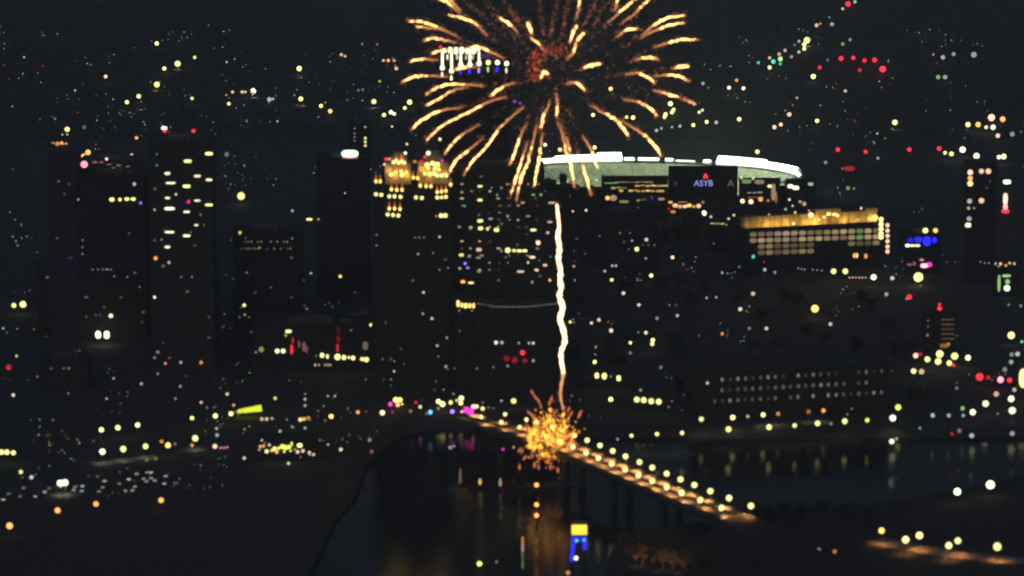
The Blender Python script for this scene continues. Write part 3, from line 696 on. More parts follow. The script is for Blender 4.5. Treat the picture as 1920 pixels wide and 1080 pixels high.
def slab_strip(name, w0, w1, dz0, dz1, m, parent=br):
    V = []; F = []
    for t in ts:
        z = deck_s(t)
        for wv, dz in ((w0, dz0), (w1, dz0), (w1, dz1), (w0, dz1)): V.append(bpt(t, wv, z + dz))
    for i in range(len(ts) - 1):
        for j in range(4): F.append((4*i+j, 4*i+(j+1) % 4, 4*i+4+(j+1) % 4, 4*i+4+j))
    F += [(0, 3, 2, 1), tuple(4 * (len(ts) - 1) + j for j in range(4))]
    me = mesh(name, V, F, m); bm = bmesh.new(); bm.from_mesh(me); bmesh.ops.recalc_face_normals(bm, faces=bm.faces); bm.to_mesh(me); bm.free()
    return link(name, me, parent)
slab_strip('deck', -2.5, BW + 2.5, -1.2, 0, M_DECK)
slab_strip('footway', -2.3, 0.6, 0.004, 0.22, M_CONC); slab_strip('footway', BW - 0.6, BW + 2.3, 0.004, 0.22, M_CONC)
slab_strip('median', BW / 2 - 0.4, BW / 2 + 0.4, 0.004, 0.8, M_CONC)
for wv in (-2.6, BW + 2.6):
    slab_strip('railing', wv - 0.12, wv + 0.12, 1.0, 1.25, M_CONC); slab_strip('railing', wv - 0.15, wv + 0.15, -0.1, 0.55, M_CONC)
slab_strip('girder', -1.0, 0.2, -4.4, -1.2, M_STEEL); slab_strip('girder', BW - 0.2, BW + 1.0, -4.4, -1.2, M_STEEL)
for t in range(20, int(BL), 58):
    b = MB(); z = deck_s(t) - 4.4; c = bpt(t, BW / 2, 0)
    b.obox(c + Vector((0, 0, z - 1)), bu * 1.8, bn * (BW / 2 + 1.5), Vector((0, 0, 1.0)))
    for s in (-1, 1): b.obox(c + bn * s * BW * 0.32 + Vector((0, 0, (z - 2) / 2 - 1)), bu * 1.5, bn * 2.0, Vector((0, 0, (z - 2) / 2 + 1)))
    b.build('pier', M_STEEL, br)
for row, wv, side in ((ROW_A, 0.0, 'far'), (ROW_B, BW, 'near')):
    nrow = len(row)
    for i, (px, py) in enumerate(row):
        p = on_plane(px, py, BA + bn * wv, bn); t = (p - BA).dot(bu)
        P = BA + bu * t + bn * wv; P.z = deck_s(t) + 6.0
        k = nrow - 1 - i
        lb = 'yellow bridge lamp on the %s side, %s' % ('upstream' if side == 'far' else 'camera', 'nearest the burst free end' if k == 0 else '%s from the near end' % ORD[k])
        if k == 0: lb = 'yellow bridge lamp on the %s side, at the near end' % ('upstream' if side == 'far' else 'camera')
        bl_ = lamp('bridge_lamp', lb, P, (1.3 if i < 4 else 1.55) * (0.9 + 0.012 * i), 'Y', 2.1, 'lamps in two rows along the bridge', glow=13000, hgt=6.0, glowcol=(1.0, 0.42, 0.13))
        for ch in bl_.children:          # the luminaire is turned in over the roadway
            if ch.type == 'LIGHT':
                ch.data.spot_size = R(125); v_ = Vector((0, 0, -1)) + bn * (0.55 if wv == 0.0 else -0.55); ch.rotation_euler = (-v_).to_track_quat('Z', 'Y').to_euler()
        note(px, py, P.y - 2)

# dark grassed embankment that takes the road on from the bridge's near end
V = []
for t, z in ((BL - 2.6, deck_s(BL) - 0.3), (BL + 60, 13), (BL + 170, LAND + 0.3)):
    for wv, zz_ in ((-16, LAND - 1), (-3.5, z), (BW + 3.5, z), (BW + 16, LAND - 1)): V.append(Vector((BA.x, BA.y, zz_)) + bu * t + bn * wv)
F = [(0, 1, 2, 3)[::-1], (8, 9, 10, 11)] + [(4*i+j, 4*i+j+1, 4*i+5+j, 4*i+4+j) for i in range(2) for j in range(3)]
o = link('embankment', mesh('embankment', V, F, M_BANK)); o['kind'] = 'structure'
# road on the near bank
rp = [at_z(a, b, LAND) for a, b in ((1640, 1012), (1700, 1026), (1780, 1038), (1870, 1048), (2000, 1056))]
V = []; F = []
for i, p in enumerate(rp):
    t = (rp[min(i + 1, 4)] - rp[max(i - 1, 0)]).normalized(); s = Vector((-t.y, t.x, 0)) * 9
    V += [p + s + Vector((0, 0, 0.02)), p - s + Vector((0, 0, 0.02))]
for i in range(4): F.append((2*i, 2*i+1, 2*i+3, 2*i+2))
o = link('road', mesh('road', V, F, M_DECK)); o['kind'] = 'structure'
cluster('along the near bank road', '1653 994 13 A2.4;1698 1011 17 Y;1724 1003 16 Y;1779 1022 17 Y;1796 1013 16 Y;1870 1024 17 Y', 'lamps along the near bank road', hgt=9.0, glow=7000, glowcol=(1.0, 0.36, 0.10))
cluster('standing on the near bank shore', '1795 921 17 W3;1857 908 17 W3', 'white lamps on the near shore')
cluster('low on the near bank', '1495 1026 11 O2;1449 1036 10 P.5;1535 1030 10 D.5;1565 1033 10 O.6;1402 1014 8 D', 'small lamps on the near bank', hgt=4.0)
cluster('on the river bank below parking structure', '''1315 785 12 Y;1374 782 12 Y;1366 804 13 Y;1431 777 12 Y;1442 800 12 Y;1232 813 10 Y;1279 811 10 Y;1184 816 10 Y;1490 797 12 Y;1533 793 13 Y;1584 789 13 Y;1626 787 11 L1.8;1674 783 15 W;1684 763 13 L2
1402 780 10 P.7;1459 775 10 O.9;1516 771 10 O.5;1544 769 11 O1.5;1158 823 7 D;1558 794 8 D.5;1597 766 6 D;1315 790 6 D''', 'lamps along the river bank', glow=1600, gmin=10, glowcol=(1.0, 0.85, 0.5))
cluster('on the bank at right edge', '''1749 778 12 D;1779 778 11 D.7;1806 778 10 D.7;1805 765 12 G.6;1824 772 15 W;1848 756 15 W;1896 747 15 W;1898 769 15 W;1868 738 12 P1;1902 730 12 P1;1794 727 10 D.4;1725 802 9 D.5;1799 807 10 K.4;1871 775 7 D.4;1672 827 12 W2;1681 822 9 P.7;1822 816 11 D.8;1898 812 12 D.6;1785 813 8 R1''', 'lamps at the right bank')
cluster('around the small beacon tower', '''1717 666 12 P2;1739 673 14 Y;1762 663 18 Y;1759 677 14 Y;1780 680 15 Y;1790 667 15 Y;1815 670 15 W;1726 663 10 R.6;1788 684 9 R1.4;1713 695 13 Y2;1728 696 13 P1;1700 560 8 D.4;1705 556 12 R1.5;1662 551 11 D.6;1557 607 10 D1;1528 578 18 A2.4''', 'lamps round the small beacon tower')
cluster('by the right edge sign', '''1837 706 17 R2;1853 707 11 R.7;1876 711 15 K2;1893 712 14 R1.6;1897 664 10 D.5;1908 663 12 D.8;1896 678 11 D.7;1884 692 12 D.4;1896 628 15 Y2.4;1916 640 9 T1.4;1891 571 7 D.5;1914 573 8 D.5;1873 500 8 P.8''', 'lamps by the right edge')
cluster('among the dark riverside trees', '''1169 549 9 W1.2;1198 571 9 P1.4;1069 603 9 Y1.6;1076 604 6 D;1109 605 9 P1.6;1123 599 9 P1.2;1146 619 10 P1.6;1211 623 9 W1.2;1197 623 6 D;1270 591 9 D;1232 596 9 P.4;1182 642 10 Y2;1224 637 10 Y2;1223 644 10 Y2;1115 678 10 Y2.2;1117 650 6 P;1116 664 6 D
1145 748 11 Y2.2;1201 731 8 D;1282 739 5 D;1239 688 9 D.3;1182 661 9 D.3;1354 625 10 O.9;1388 579 10 W1.2;1343 557 7 D;1325 558 7 D;1412 550 10 P.8;1437 615 9 P1;1405 615 9 D.3''', 'lamps among the riverside trees')
cluster('in the dark park before stadium', '''1185 451 7 D;1212 449 10 D1.2;1194 467 11 Y2;1179 467 6 D.4;1261 482 10 P1.6;1412 481 10 T1.1;1433 491 7 R1;1434 505 10 D.8;1453 510 9 D.5;1076 499 8 O1;1077 525 7 D;1134 508 8 D;1148 498 8 D;1155 498 8 D;1147 524 10 Y1.8;1211 484 8 D.5;1221 516 11 Y2;1354 511 7 D;1386 500 7 D.4
1320 399 14 W;1333 406 8 D1.2;1074 396 7 P;1099 394 8 W1.2;1366 410 8 P1.2;1376 403 8 P1.2;1473 392 8 D;1491 398 8 Y1;1567 393 8 Y;1615 390 8 P;1442 402 7 D''', 'lamps in the park before the stadium')
cluster('on the street below golden building', '1604 479 13 A2;1622 480 12 O1.2;1563 508 14 Y;1585 508 14 Y;1638 519 15 W;1673 521 11 D1.2;1722 519 19 Y;1593 520 6 P;1599 520 6 P;1605 520 6 P;1611 520 6 P;1617 520 6 P;1623 520 6 P;1497 503 6 D;1503 504 6 D;1509 505 6 D;1524 505 6 D;1532 506 6 D;1541 507 6 D', 'lamps below the golden building')
cluster('in the far right street row', '1838 491 6 D;1846 493 6 D;1854 493 6 D;1866 494 8 P1;1876 494 9 P1.2;1886 497 9 O1;1893 493 8 P1;1902 494 8 P1', 'row of lamps at far right')
cluster('at the foot of office tower', '980 661 12 R2;973 643 7 D;992 643 8 D;1000 643 8 W1.2;950 672 14 R.25;965 675 14 R.35;984 676 12 R.3;1000 676 8 P.8;930 642 10 W1.2;941 642 9 D1;925 688 6 D;952 686 7 D;894 691 6 D', 'lamps at the office tower foot')
gl = building('four_lamp_pavilion', 'small pavilion with four yellow wall lamps above the river bank', 'pavilion', 1186, 1244, 738, 772, m=M_STONE, depth=14, ribs=False, pent=False); windows(gl, '1194 749 13 Y;1207 750 13 Y;1221 752 13 Y;1235 753 13 Y;1201 731 8 D.7')
g2 = building('three_lamp_house', 'small house with three tall yellow windows among riverside trees', 'house', 1108, 1172, 692, 728, m=M_BRICK, depth=14, ribs=False, pent=False); windows(g2, '1119 704 11x14 Y2.2;1133 705 12x14 Y2.4;1145 706 7 D.5;1160 709 11x14 Y2.2')
cluster('on the riverside festival promenade', '''717 773 13 P2.2;732 757 12 M2.4;742 749 14 A3;750 749 13 A3;746 758 10 A2;754 757 7 Y;736 772 7 M.8;770 770 9 P.35;780 754 8 R1.2;788 762 9 W1.4;800 775 7 K.6;807 772 11 C2.6;822 752 12 Y2.6;830 757 12 Y2.6;822 765 8 D.6;845 754 11 Y2.6;850 738 7 D.5;857 750 9 P1;865 746 12 Y2.6;864 755 11 Y2.2
848 771 10 V2.6;866 771 9 K2.6;870 763 7 R1;875 768 15 M2.4;883 772 14 M2;888 762 13 K2.4;905 754 7 D.3;940 751 7 D1;963 751 13 Y;925 765 6 D.4;963 838 7 D''', 'festival lights on the promenade', hgt=6.0)
cluster('in the left riverside streets', '''360 783 11 Y2.4;404 779 11 Y2.4;433 775 11 Y2.4;406 803 8 D1;190 805 11 Y2.4;221 801 12 Y2.4;258 796 12 Y2.4;377 754 8 P1.2;388 764 6 D;426 738 9 P1.2;438 759 8 O1.4;516 746 9 Y1.4;572 738 6 D.6;572 748 8 D1;572 760 8 D.8;615 742 7 D;628 742 7 D;621 780 12 A2.6;671 772 10 O1.8;610 788 6 D
491 785 10 P.9;500 785 9 P.9;510 784 8 P.8;563 786 10 Y1.4;570 785 10 A1.2;578 783 9 O.8;538 786 6 D;548 800 7 D;572 802 8 D.8;525 808 8 D1''', 'lamps in the left riverside streets')
cluster('above the car park', '''192 846 14 W;231 841 13 Y;273 836 13 Y;303 827 9 O1.2;315 834 12 A2.4;328 832 8 D.4;366 821 13 Y;360 834 9 O1.4;407 815 9 D1;403 836 11 P1.6;414 839 7 K1;420 839 7 K1;426 838 7 K1;458 858 9 P1;3 847 12 Y;13 847 12 Y;25 848 12 Y;39 884 11 Y1.8;59 894 11 D1.3;113 905 14 W;122 904 14 W;139 863 5 D;275 862 9 G.25;292 859 9 Y.35''', 'lamps over the riverside car park', glow=3000, gmin=13, glowcol=(1.0, 0.85, 0.55))
cluster('along the dark left shore road', '18 985 15 O2.6;108 956 12 O2.4;180 944 12 O2.4;302 937 12 O2', 'orange lamps on the left shore road', hgt=7.0)
cluster('in the dark streets at far left', '''26 572 13 Y;43 570 14 Y;6 615 7 D;184 625 15 W2.6;200 625 15 W2.6;184 629 13 W2.6;200 629 13 W2.6;208 592 11 W1.4;180 590 6 D.3;188 590 6 D.3;406 602 6 O.5;406 609 6 O.5;31 667 8 Y.8;16 688 12 R.9;296 660 9 K.5;290 670 8 D.4;310 681 8 K1;296 700 7 K.7;339 679 8 D;377 679 9 O1.2;25 740 10 W1.2;128 737 6 D;213 709 7 D;265 719 8 D;200 747 7 D;338 724 7 D
349 705 5 D;226 756 5 D;329 747 8 D.4;70 473 5 D;24 443 6 D;30 452 6 D;33 460 6 D;24 317 5 D;739 677 6 D;739 696 7 W1;733 711 6 D;733 722 5 D''', 'lamps in the dark streets at far left')
cluster('in the dark midtown blocks', '''568 525 8 P.5;583 512 7 D;706 440 6 D;706 460 6 D;778 445 6 D;786 445 6 D;795 445 6 D;824 444 7 P;784 476 7 D;812 474 6 D;840 502 6 D;824 505 6 D;794 548 8 P1.2;793 588 7 D;810 597 8 W1;838 633 7 D;820 648 8 D;836 687 8 D;822 668 6 D;862 620 5 D;852 690 5 D;548 395 8 D.8;452 367 17 Y1.6;425 289 12 D.3''', 'lamps in the dark midtown blocks')
cluster('on the dim left bank', '615 833 7 D;639 842 10 W1;693 824 9 D.4;697 846 10 K.4;844 838 9 D.7;851 836 7 D.7;943 842 8 M1.2;541 868 9 W1', 'lamps on the dim bank')
cluster('high on the left hillside', '''294 81 11 Y2;365 107 10 Y2;333 119 13 Y;308 128 12 Y;294 158 15 Y;198 143 11 P1.6;260 180 11 Y2.2;238 191 11 Y2.2;360 184 10 Y1.6;429 194 10 Y1.8;436 172 9 P1;424 178 6 P;454 172 10 P1;460 172 8 Y1;475 170 15 W;425 116 7 D;440 110 6 D;401 90 5 D;45 107 7 D;23 199 6 D;212 186 6 D;141 169 7 D;126 242 12 Y;256 258 9 O1.6;103 222 9 D.25;158 238 10 D.25;146 211 6 R.6;80 123 6 R.6;8 122 6 R.5;117 252 7 Y.6;126 252 7 Y.6
145 278 10 G1;165 285 12 O2.4;157 292 13 O2.6;247 290 9 Y1.4;244 294 9 Y1.4''', 'lamps on the left hillside', glow=6000, gmin=13, glowcol=(1.0, 0.82, 0.5))
cluster('on the hillside behind crown tower', '''561 128 12 Y2.4;505 186 11 D1;512 185 9 D.7;564 185 13 Y2.4;602 198 11 Y2.2;619 208 11 A1.8;552 178 7 D.4;610 192 7 D.4;640 102 9 P.8;647 105 9 P.9;679 82 7 D.4;707 83 7 K.6;719 113 9 A1.6;728 113 9 A1.6;739 113 9 P.7;743 128 10 P1;712 152 8 L.7;663 158 5 D;672 169 8 D.3;680 168 8 D.3;701 190 13 Y;768 191 12 Y2.4;759 202 10 Y2.2;720 215 10 Y2.2;733 210 12 W;739 213 10 W2;520 227 7 D;597 219 6 D;735 237 7 P;825 261 9 Y2''', 'lamps on the hillside behind the crown tower', glow=6000, gmin=13, glowcol=(1.0, 0.82, 0.5))
cluster('on the hillside behind the stadium', '''1145 166 11 A2.6;1112 215 11 Y2.2;1175 219 10 Y2;1187 220 11 Y2;1257 194 12 Y2.4;1263 205 11 Y2.4;1260 210 11 Y2.4;1248 214 11 Y2.4;1246 219 11 Y2.2;1231 244 9 D;1240 240 9 D;1260 238 8 D.7;1275 236 9 D1;1300 234 11 Y1.8;1325 228 11 Y2;1343 229 9 D1;1311 210 9 W1.2;1317 206 9 W1.2;1386 223 11 Y2.2;1367 164 11 W1.8;1381 150 10 O1;1394 165 11 W1.8;1318 156 9 D;1328 164 6 D;1422 117 10 T1;1350 123 6 D;1370 124 6 D;1420 284 12 Y;1022 271 9 W;1050 280 12 Y2;1115 276 10 Y2''', 'lamps on the hillside behind the stadium', glow=6000, gmin=13, glowcol=(1.0, 0.82, 0.5))
cluster('on the right hill top road', '''1590 7 13 R2;1580 16 9 D1.2;1603 3 9 D1;1555 32 7 T.6;1560 45 10 D.7;1531 47 10 P.9;1538 44 8 P.5;1498 77 9 D.7;1513 75 15 Y;1508 83 11 Y2;1508 91 11 Y1.8;1498 97 9 D1;1490 84 8 D.3;1472 94 9 P.8;1484 106 10 P.7;1461 101 11 P.9;1463 110 12 G1.4;1463 119 9 T1;1450 115 12 T1.8;1443 108 10 P1;1443 126 11 Y2;1580 82 10 G.5;1594 74 10 D.5;1552 112 10 G.2;1525 143 12 Y2.4;1585 170 10 P.8;1494 183 9 P.6;1480 214 12 P1.6;1452 238 12 P1.6;1464 233 11 P1.6;1532 226 12 Y2.2;1538 197 6 D;1603 226 8 R.3;1678 229 14 Y;1645 250 7 D''', 'lamps along the right hill road', glow=6000, gmin=13, glowcol=(1.0, 0.82, 0.5))
cluster('in the cluster on right hillside', '''1577 109 12 R1.8;1600 108 12 R1.8;1621 113 11 R1.4;1640 112 12 R1.8;1655 129 15 R2.2;1612 131 11 R1.2;1537 126 11 R1.2;1768 107 12 D1;1750 102 8 D.5;1788 101 12 D.7;1826 102 13 D.8;1759 144 12 G.7;1772 144 12 D.8;1757 118 7 R.3;1571 280 12 R1.6;1623 284 12 R1.6;1705 280 12 R1.8;1761 278 13 R1.8''', 'red and grey lamps on the right hillside')
cluster('at the right edge hill foot', '''1815 233 14 Y;1834 233 13 A1.8;1859 220 15 P2.2;1880 223 13 O2;1849 238 11 W1.6;1862 238 13 W1.6;1871 254 13 P1.8;1898 251 12 D.5;1772 286 11 Y2;1784 288 13 Y2.4;1805 280 15 W;1831 292 15 W;1873 294 12 W2.2;1882 293 13 W2;1646 296 9 D.6;1548 304 9 D.6;1590 352 11 G.5;1601 353 8 D.4''', 'lamps at the right edge hill foot')
cluster('along the river near bank waterline', '899 1056 11 L2;931 1053 7 D.5;1065 1073 11 O1', 'lamps on buoys', hgt=3.0)

random.seed(77)
zones = ((0, 1080, 250, 790, 330), (0, 760, 60, 260, 190), (1080, 1900, 420, 800, 150), (1320, 1915, 30, 400, 130), (0, 420, 800, 930, 80), (400, 700, 740, 850, 50), (-420, 0, 60, 900, 190), (1920, 2320, 30, 810, 190))
for xa, xb, ya, yb_, k in zones:
    cx, cy = 0, 0
    for i in range(k):
        if i % 4 == 0: cx, cy = random.uniform(xa, xb), random.uniform(ya, yb_)
        px, py = cx + random.gauss(0, 16), cy + random.gauss(0, 7); P = ground(px, py, 6.0)
        if in_building(px, py, P.y) or P.y < bank_y(P.x) + 8: continue
        SMALL.append((P, random.uniform(0.8, 1.3) * mpp(P), random.choice('DDDPNYG'), random.choice((0.12, 0.2, 0.3, 0.45, 0.8)), 6.0)); note(px, py, P.y - 2)
print('small lamps', len(SMALL))
b = MB(); slots = []
for P, r, c, l, hgt in SMALL:
    key = (c, round(l, 1))
    if key not in slots: slots.append(key)
    mi = slots.index(key) + 1; b.lathe([(0.2, 0), (0.1, hgt - 0.4)], 5, (P.x, P.y, P.z - hgt), 0)
    b.lathe([(0.01, -1 * r), (0.7 * r, -0.7 * r), (r, 0), (0.7 * r, 0.7 * r), (0.01, r)], 8, (P.x, P.y, P.z - 0.2), mi)
o = b.build('far_small_lamps', [M_STEEL] + [emat(c, max(0.1, l)) for c, l in slots]); tag(o, 'tiny faint lamps scattered over the dark city', None, kind='stuff')

# ------------------------------------------------------------------ firework
FY = 2262.0
FC = at_y(1035, 150, FY)
M_CORE = rgbmat('spark_core', (1.0, 0.56, 0.17), 5.4)
M_MID = rgbmat('spark_amber', (1.0, 0.52, 0.19), 2.6)
M_EDGE = rgbmat('spark_fading', (1.0, 0.40, 0.15), 1.3)
M_SPARK = rgbmat('spark_orange', (1.0, 0.33, 0.08), 1.2); M_SPARKR = rgbmat('spark_red', (0.9, 0.2, 0.07), 0.5); M_SPARKP = rgbmat('spark_pink', (0.8, 0.45, 0.36), 0.42)
M_YEL = rgbmat('spark_yellow', (1.0, 0.44, 0.04), 2.5)
fw = root('firework_burst', FC, 0, 'spherical golden firework burst of drooping spark trails', 'firework')
S_PX = mpp(FC); RB = 300.0
def catmull(P, n=6):
    out = []
    for i in range(len(P) - 1):
        p0, p1, p2, p3 = P[max(i-1, 0)], P[i], P[i+1], P[min(i+2, len(P)-1)]
        for j in range(n):
            t = j / n
            out.append(0.5 * ((2*p1) + (p2-p0)*t + (2*p0-5*p1+4*p2-p3)*t*t + (3*p1-p0-3*p2+p3)*t*t*t))
    out.append(P[-1]); return out
T = '''820 -3 840 6 860 24|a;812 -8 832 -2 850 10|a;841 28 860 32 884 40 897 50 912 66|a;765 39 796 42 823 52 858 69|a;780 50 800 52 826 56|b;794 77 810 72 833 75 857 81|a;808 101 823 96 850 94|a;872 92 897 88 921 98 944 109|a;768 116 792 111 821 113|a;849 131 870 127 894 125|a
752 155 773 145 801 142 838 144|a;798 178 818 165 844 158 881 159 907 161|a;797 199 823 185 849 170 875 163|a;920 181 936 167 962 156|a;799 265 826 238 862 219 895 202 919 190 948 182|a;770 244 793 224 826 208 866 201|a;833 290 846 272 866 253 897 235|a;841 327 854 302 878 282 903 261|a
869 330 883 306 913 274 936 241 964 215 980 202|a;955 310 964 290 974 261 987 232|a;957 367 968 333 980 296 988 270|a;968 376 976 339 990 302 999 266 1007 233|a;1001 351 1007 318 1013 282 1017 251|a;1014 241 1019 219 1031 192|a;1043 219 1045 200 1044 178|a;1077 352 1071 312 1061 284 1057 261 1046 229|a;1069 288 1066 272 1061 257|b
1109 366 1101 339 1093 312 1083 284|a;1121 316 1108 280 1093 257|b;1178 257 1171 243 1152 223 1130 211 1110 199|a;1239 293 1234 282 1216 261 1193 243 1167 227|a;1233 218 1220 204 1199 192 1171 187|a;1276 183 1250 176 1227 170|a;1304 196 1292 190 1279 185|b;1229 157 1216 146 1196 138 1174 139|a;1293 153 1276 144 1253 140 1227 143|a;1291 124 1277 125 1264 128|c
1235 112 1213 108 1190 113|a;1310 75 1279 74 1251 81 1227 89|a;1283 43 1257 47 1229 57 1205 70|a;1286 28 1251 34 1224 49 1205 65|a;1198 53 1174 57 1157 69|a;1126 120 1109 122 1094 128|c;1096 170 1089 161 1079 155 1063 156|a;1196 -6 1179 9 1161 24 1140 43|a;1222 -4 1207 8 1190 26 1166 44|b;1082 47 1074 61 1068 81|c;1095 62 1088 69 1081 77|c
1088 -4 1085 15 1081 31|b;1081 80 1074 100 1064 109|b;1118 -4 1113 13 1103 31|d;1158 -4 1156 8 1153 20|b;934 32 953 43 971 61|a;989 42 994 54 997 64|c;993 69 1008 80 1020 94|a;1014 148 1020 135 1028 139|c;868 -3 888 15 908 31|d;942 -4 958 24 968 33|d;843 -3 852 8 864 22|b;1046 -4 1036 37 1034 60|d
1142 -6 1130 18 1119 40|d;905 -6 925 22 942 44|d;1012 -6 1014 20 1018 50|d;1064 -6 1062 20 1058 44|d'''
random.seed(21)
for it, s in enumerate(t for t in T.replace('\n', ';').split(';')):
    pt, kd = s.split('|'); q = list(map(float, pt.split())); P2 = list(zip(q[::2], q[1::2]))
    tip = P2[0]; rt_ = math.hypot(tip[0] - 1035, tip[1] - 150)
    dep = math.sqrt(max(0.0, 1 - min(1.0, rt_ / RB) ** 2)) * RB * S_PX * (-1 if it % 2 else 1)
    def to3(x, y):
        r = math.hypot(x - 1035, y - 150); return at_y(x, y, FY + dep * min(1.2, r / max(30.0, rt_))) - FC
    P3 = catmull([to3(x, y) for x, y in P2], 7)
    base = {'a': 0.60, 'b': 0.46, 'c': 0.92, 'd': 0.0}[kd] * random.uniform(0.8, 1.15)
    b = MB(); nn = len(P3); part = None
    if base:
        rad = []
        for i in range(nn):
            t = i / (nn - 1); r = base * min(1, 0.3 + 2.4 * t) * (1 if t < 0.5 else 1 - 0.8 * (t - 0.5) / 0.5) * random.uniform(0.7, 1.25); rad.append(max(0.14, r))
        b.tube([p + Vector((random.gauss(0, .2), 0, random.gauss(0, .2))) for p in P3], rad, 6, 0)
        dim = 0.62 if kd != 'c' else 0.95
        for k_ in range(nn - 1):
            t = k_ / (nn - 1) + random.gauss(0, 0.05); mi_ = 1 if (t > dim or random.random() < 0.06 or (kd == 'b' and t > 0.35) or (kd == 'a' and t < 0.07)) else 0
            if mi_ == 0 and random.random() < 0.16 + 0.35 * t: mi_ = 2
            for q_ in range(6): b.mi[k_ * 6 + q_] = mi_
        part = b.build('spark_trail', [M_CORE, M_EDGE, M_MID], fw); b = MB()
    for i in range(nn):                    # loose embers that fray the trail's edge
        for _ in range(5 if kd != 'd' else 4):
            p = P3[i] + Vector((random.gauss(0, 1), random.gauss(0, 1), random.gauss(0.3, 1))) * (1.05 if base else 1.1)
            b.tet(p, random.uniform(0.12, 0.34), random.choice((0, 0, 1)) if kd != 'd' else random.choice((0, 1, 2)))
    a, e = P3[-1], P3[-1] * 0.4          # dying embers between the trail and the burst's heart
    ln = (a - e).length
    for _ in range(int(ln / (2.0 if kd != 'd' else 1.2))):
        t = random.random() ** 1.5; p = a.lerp(e, t); sp = 0.5 + 1.5 * t
        p = p + Vector((random.gauss(0, sp), random.gauss(0, sp), random.gauss(0, sp)))
        b.tet(p, random.uniform(0.15, 0.5) * (1 - 0.4 * t), random.choice((0, 1, 1, 2, 2)))
    o = b.build('embers', [M_SPARK, M_SPARKR, M_SPARKP], part or fw); o['kind'] = 'stuff'
b = MB()
for _ in range(300):                       # faint embers scattered through the ball
    v = Vector((random.gauss(0, 1), random.gauss(0, 1), random.gauss(0, 1))).normalized() * 300 * S_PX * random.uniform(0.12, 0.72)
    b.tet(v, random.uniform(0.12, 0.32), random.choice((0, 1, 2)))
o = b.build('scattered_embers', [M_SPARKR, M_SPARKP, mat('ash', (0.3, 0.25, 0.25), 0.9)], fw); o['kind'] = 'stuff'
b = MB()
for _ in range(300):                       # the red heart of the burst
    if random.random() < 0.7: px, py = random.gauss(1005, 8), random.uniform(92, 154); px += (120 - py) * 0.12
    else: px, py = random.uniform(1015, 1056), random.gauss(95, 7)
    b.tet(at_y(px, py, FY + random.gauss(0, 5)) - FC, random.uniform(0.18, 0.5), random.choice((0, 0, 0, 1)))
o = b.build('red_heart', [rgbmat('spark_deep_red', (1.0, 0.07, 0.03), 0.7), M_SPARK], fw); o['kind'] = 'stuff'

# rising comet tail
cm = [(1044, 383), (1046, 402), (1048, 424), (1046, 444), (1049, 465), (1047, 486), (1051, 506), (1050, 524), (1052, 540), (1049, 556), (1055, 577), (1050, 598), (1056, 618), (1059, 640), (1052, 660), (1053, 680), (1056, 700), (1052, 725), (1051, 747), (1057, 768)]
c0 = at_y(1050, 800, FY)
rise = root('firework_comet', c0, 0, 'bright wavering comet trail rising from the river to the burst', 'firework trail')
P3 = catmull([at_y(x, y, FY + math.sin(y / 17.0) * 0.8) - c0 for x, y in cm], 5); nn = len(P3)
b = MB(); rad = []
for i in range(nn):
    t = i / (nn - 1); rad.append((0.5 + 0.85 * min(1, t * 5)) * (1 if t < 0.7 else 1 - 0.75 * (t - 0.7) / 0.3) * random.uniform(0.7, 1.25))
b.tube(P3, rad, 8, 0)
for k_ in range(nn - 1):
    if k_ / nn > 0.83:
        for q_ in range(8): b.mi[k_ * 8 + q_] = 1
ct = b.build('spark_trail', [rgbmat('comet_core', (1.0, 0.70, 0.36), 4.2), M_EDGE], rise); b = MB()
for i in range(nn):
    for _ in range(3): b.tet(P3[i] + Vector((random.gauss(0, 1.0), random.gauss(0, 1), random.gauss(0, 1))), random.uniform(0.2, 0.45), 1)
o = b.build('embers', [M_SPARK, M_SPARK], ct); o['kind'] = 'stuff'

# launch burst of sparks on the river
g0 = at_y(1031, 892, FY)
gb = root('launch_burst', (g0.x, g0.y, 2.2), 0, 'dense cluster of yellow and orange launch sparks over the bridge', 'firework')
gl0 = Vector((g0.x, g0.y, 2.2))
random.seed(33)
def spark_mesh(kind):
    b = MB(); b.lathe([(0.05, -1), (0.8, -0.35), (1.0, 0.1), (0.5, 0.6), (0.05, 1.2)], 6); return mesh('spark', b.v, b.f)
GM = [M_YEL, rgbmat('spark_bright_orange', (1.0, 0.33, 0.045), 1.8), rgbmat('spark_dull_red', (1.0, 0.24, 0.08), 0.9), rgbmat('spark_rose', (0.9, 0.36, 0.22), 0.6)]
def gspark(px, py, wpx, hpx, k, ang=0.0):
    P = at_y(px, py, FY + random.uniform(-14, 14)); s = mpp(P)
    o = link('spark', shared('spark', GM[k], lambda: spark_mesh(0)), gb); o.location = P - gl0
    o.scale = (wpx * 0.5 * s, wpx * 0.5 * s, hpx * 0.45 * s); o.rotation_euler = (0, ang, 0)
for px, py, a, h in ((993, 822, 10, 20), (995, 836, 12, 14), (1003, 838, 12, 10), (1012, 836, 10, 8), (999, 812, 8, 12), (1022, 794, 10, 9), (1030, 788, 11, 12), (1031, 768, 6, 8), (1004, 806, 9, 8), (1028, 817, 9, 8), (1050, 805, 8, 10), (1058, 792, 7, 14), (1056, 778, 6, 14), (1052, 832, 11, 10), (1048, 838, 9, 7), (1018, 812, 7, 12), (1015, 818, 6, 8), (1046, 815, 8, 8), (1017, 852, 6, 10), (1040, 800, 7, 8), (1060, 800, 6, 10), (1008, 824, 7, 8), (1036, 826, 7, 7)):
    gspark(px, py, a * 0.9, h * 1.0, 0, random.uniform(-0.4, 0.4))
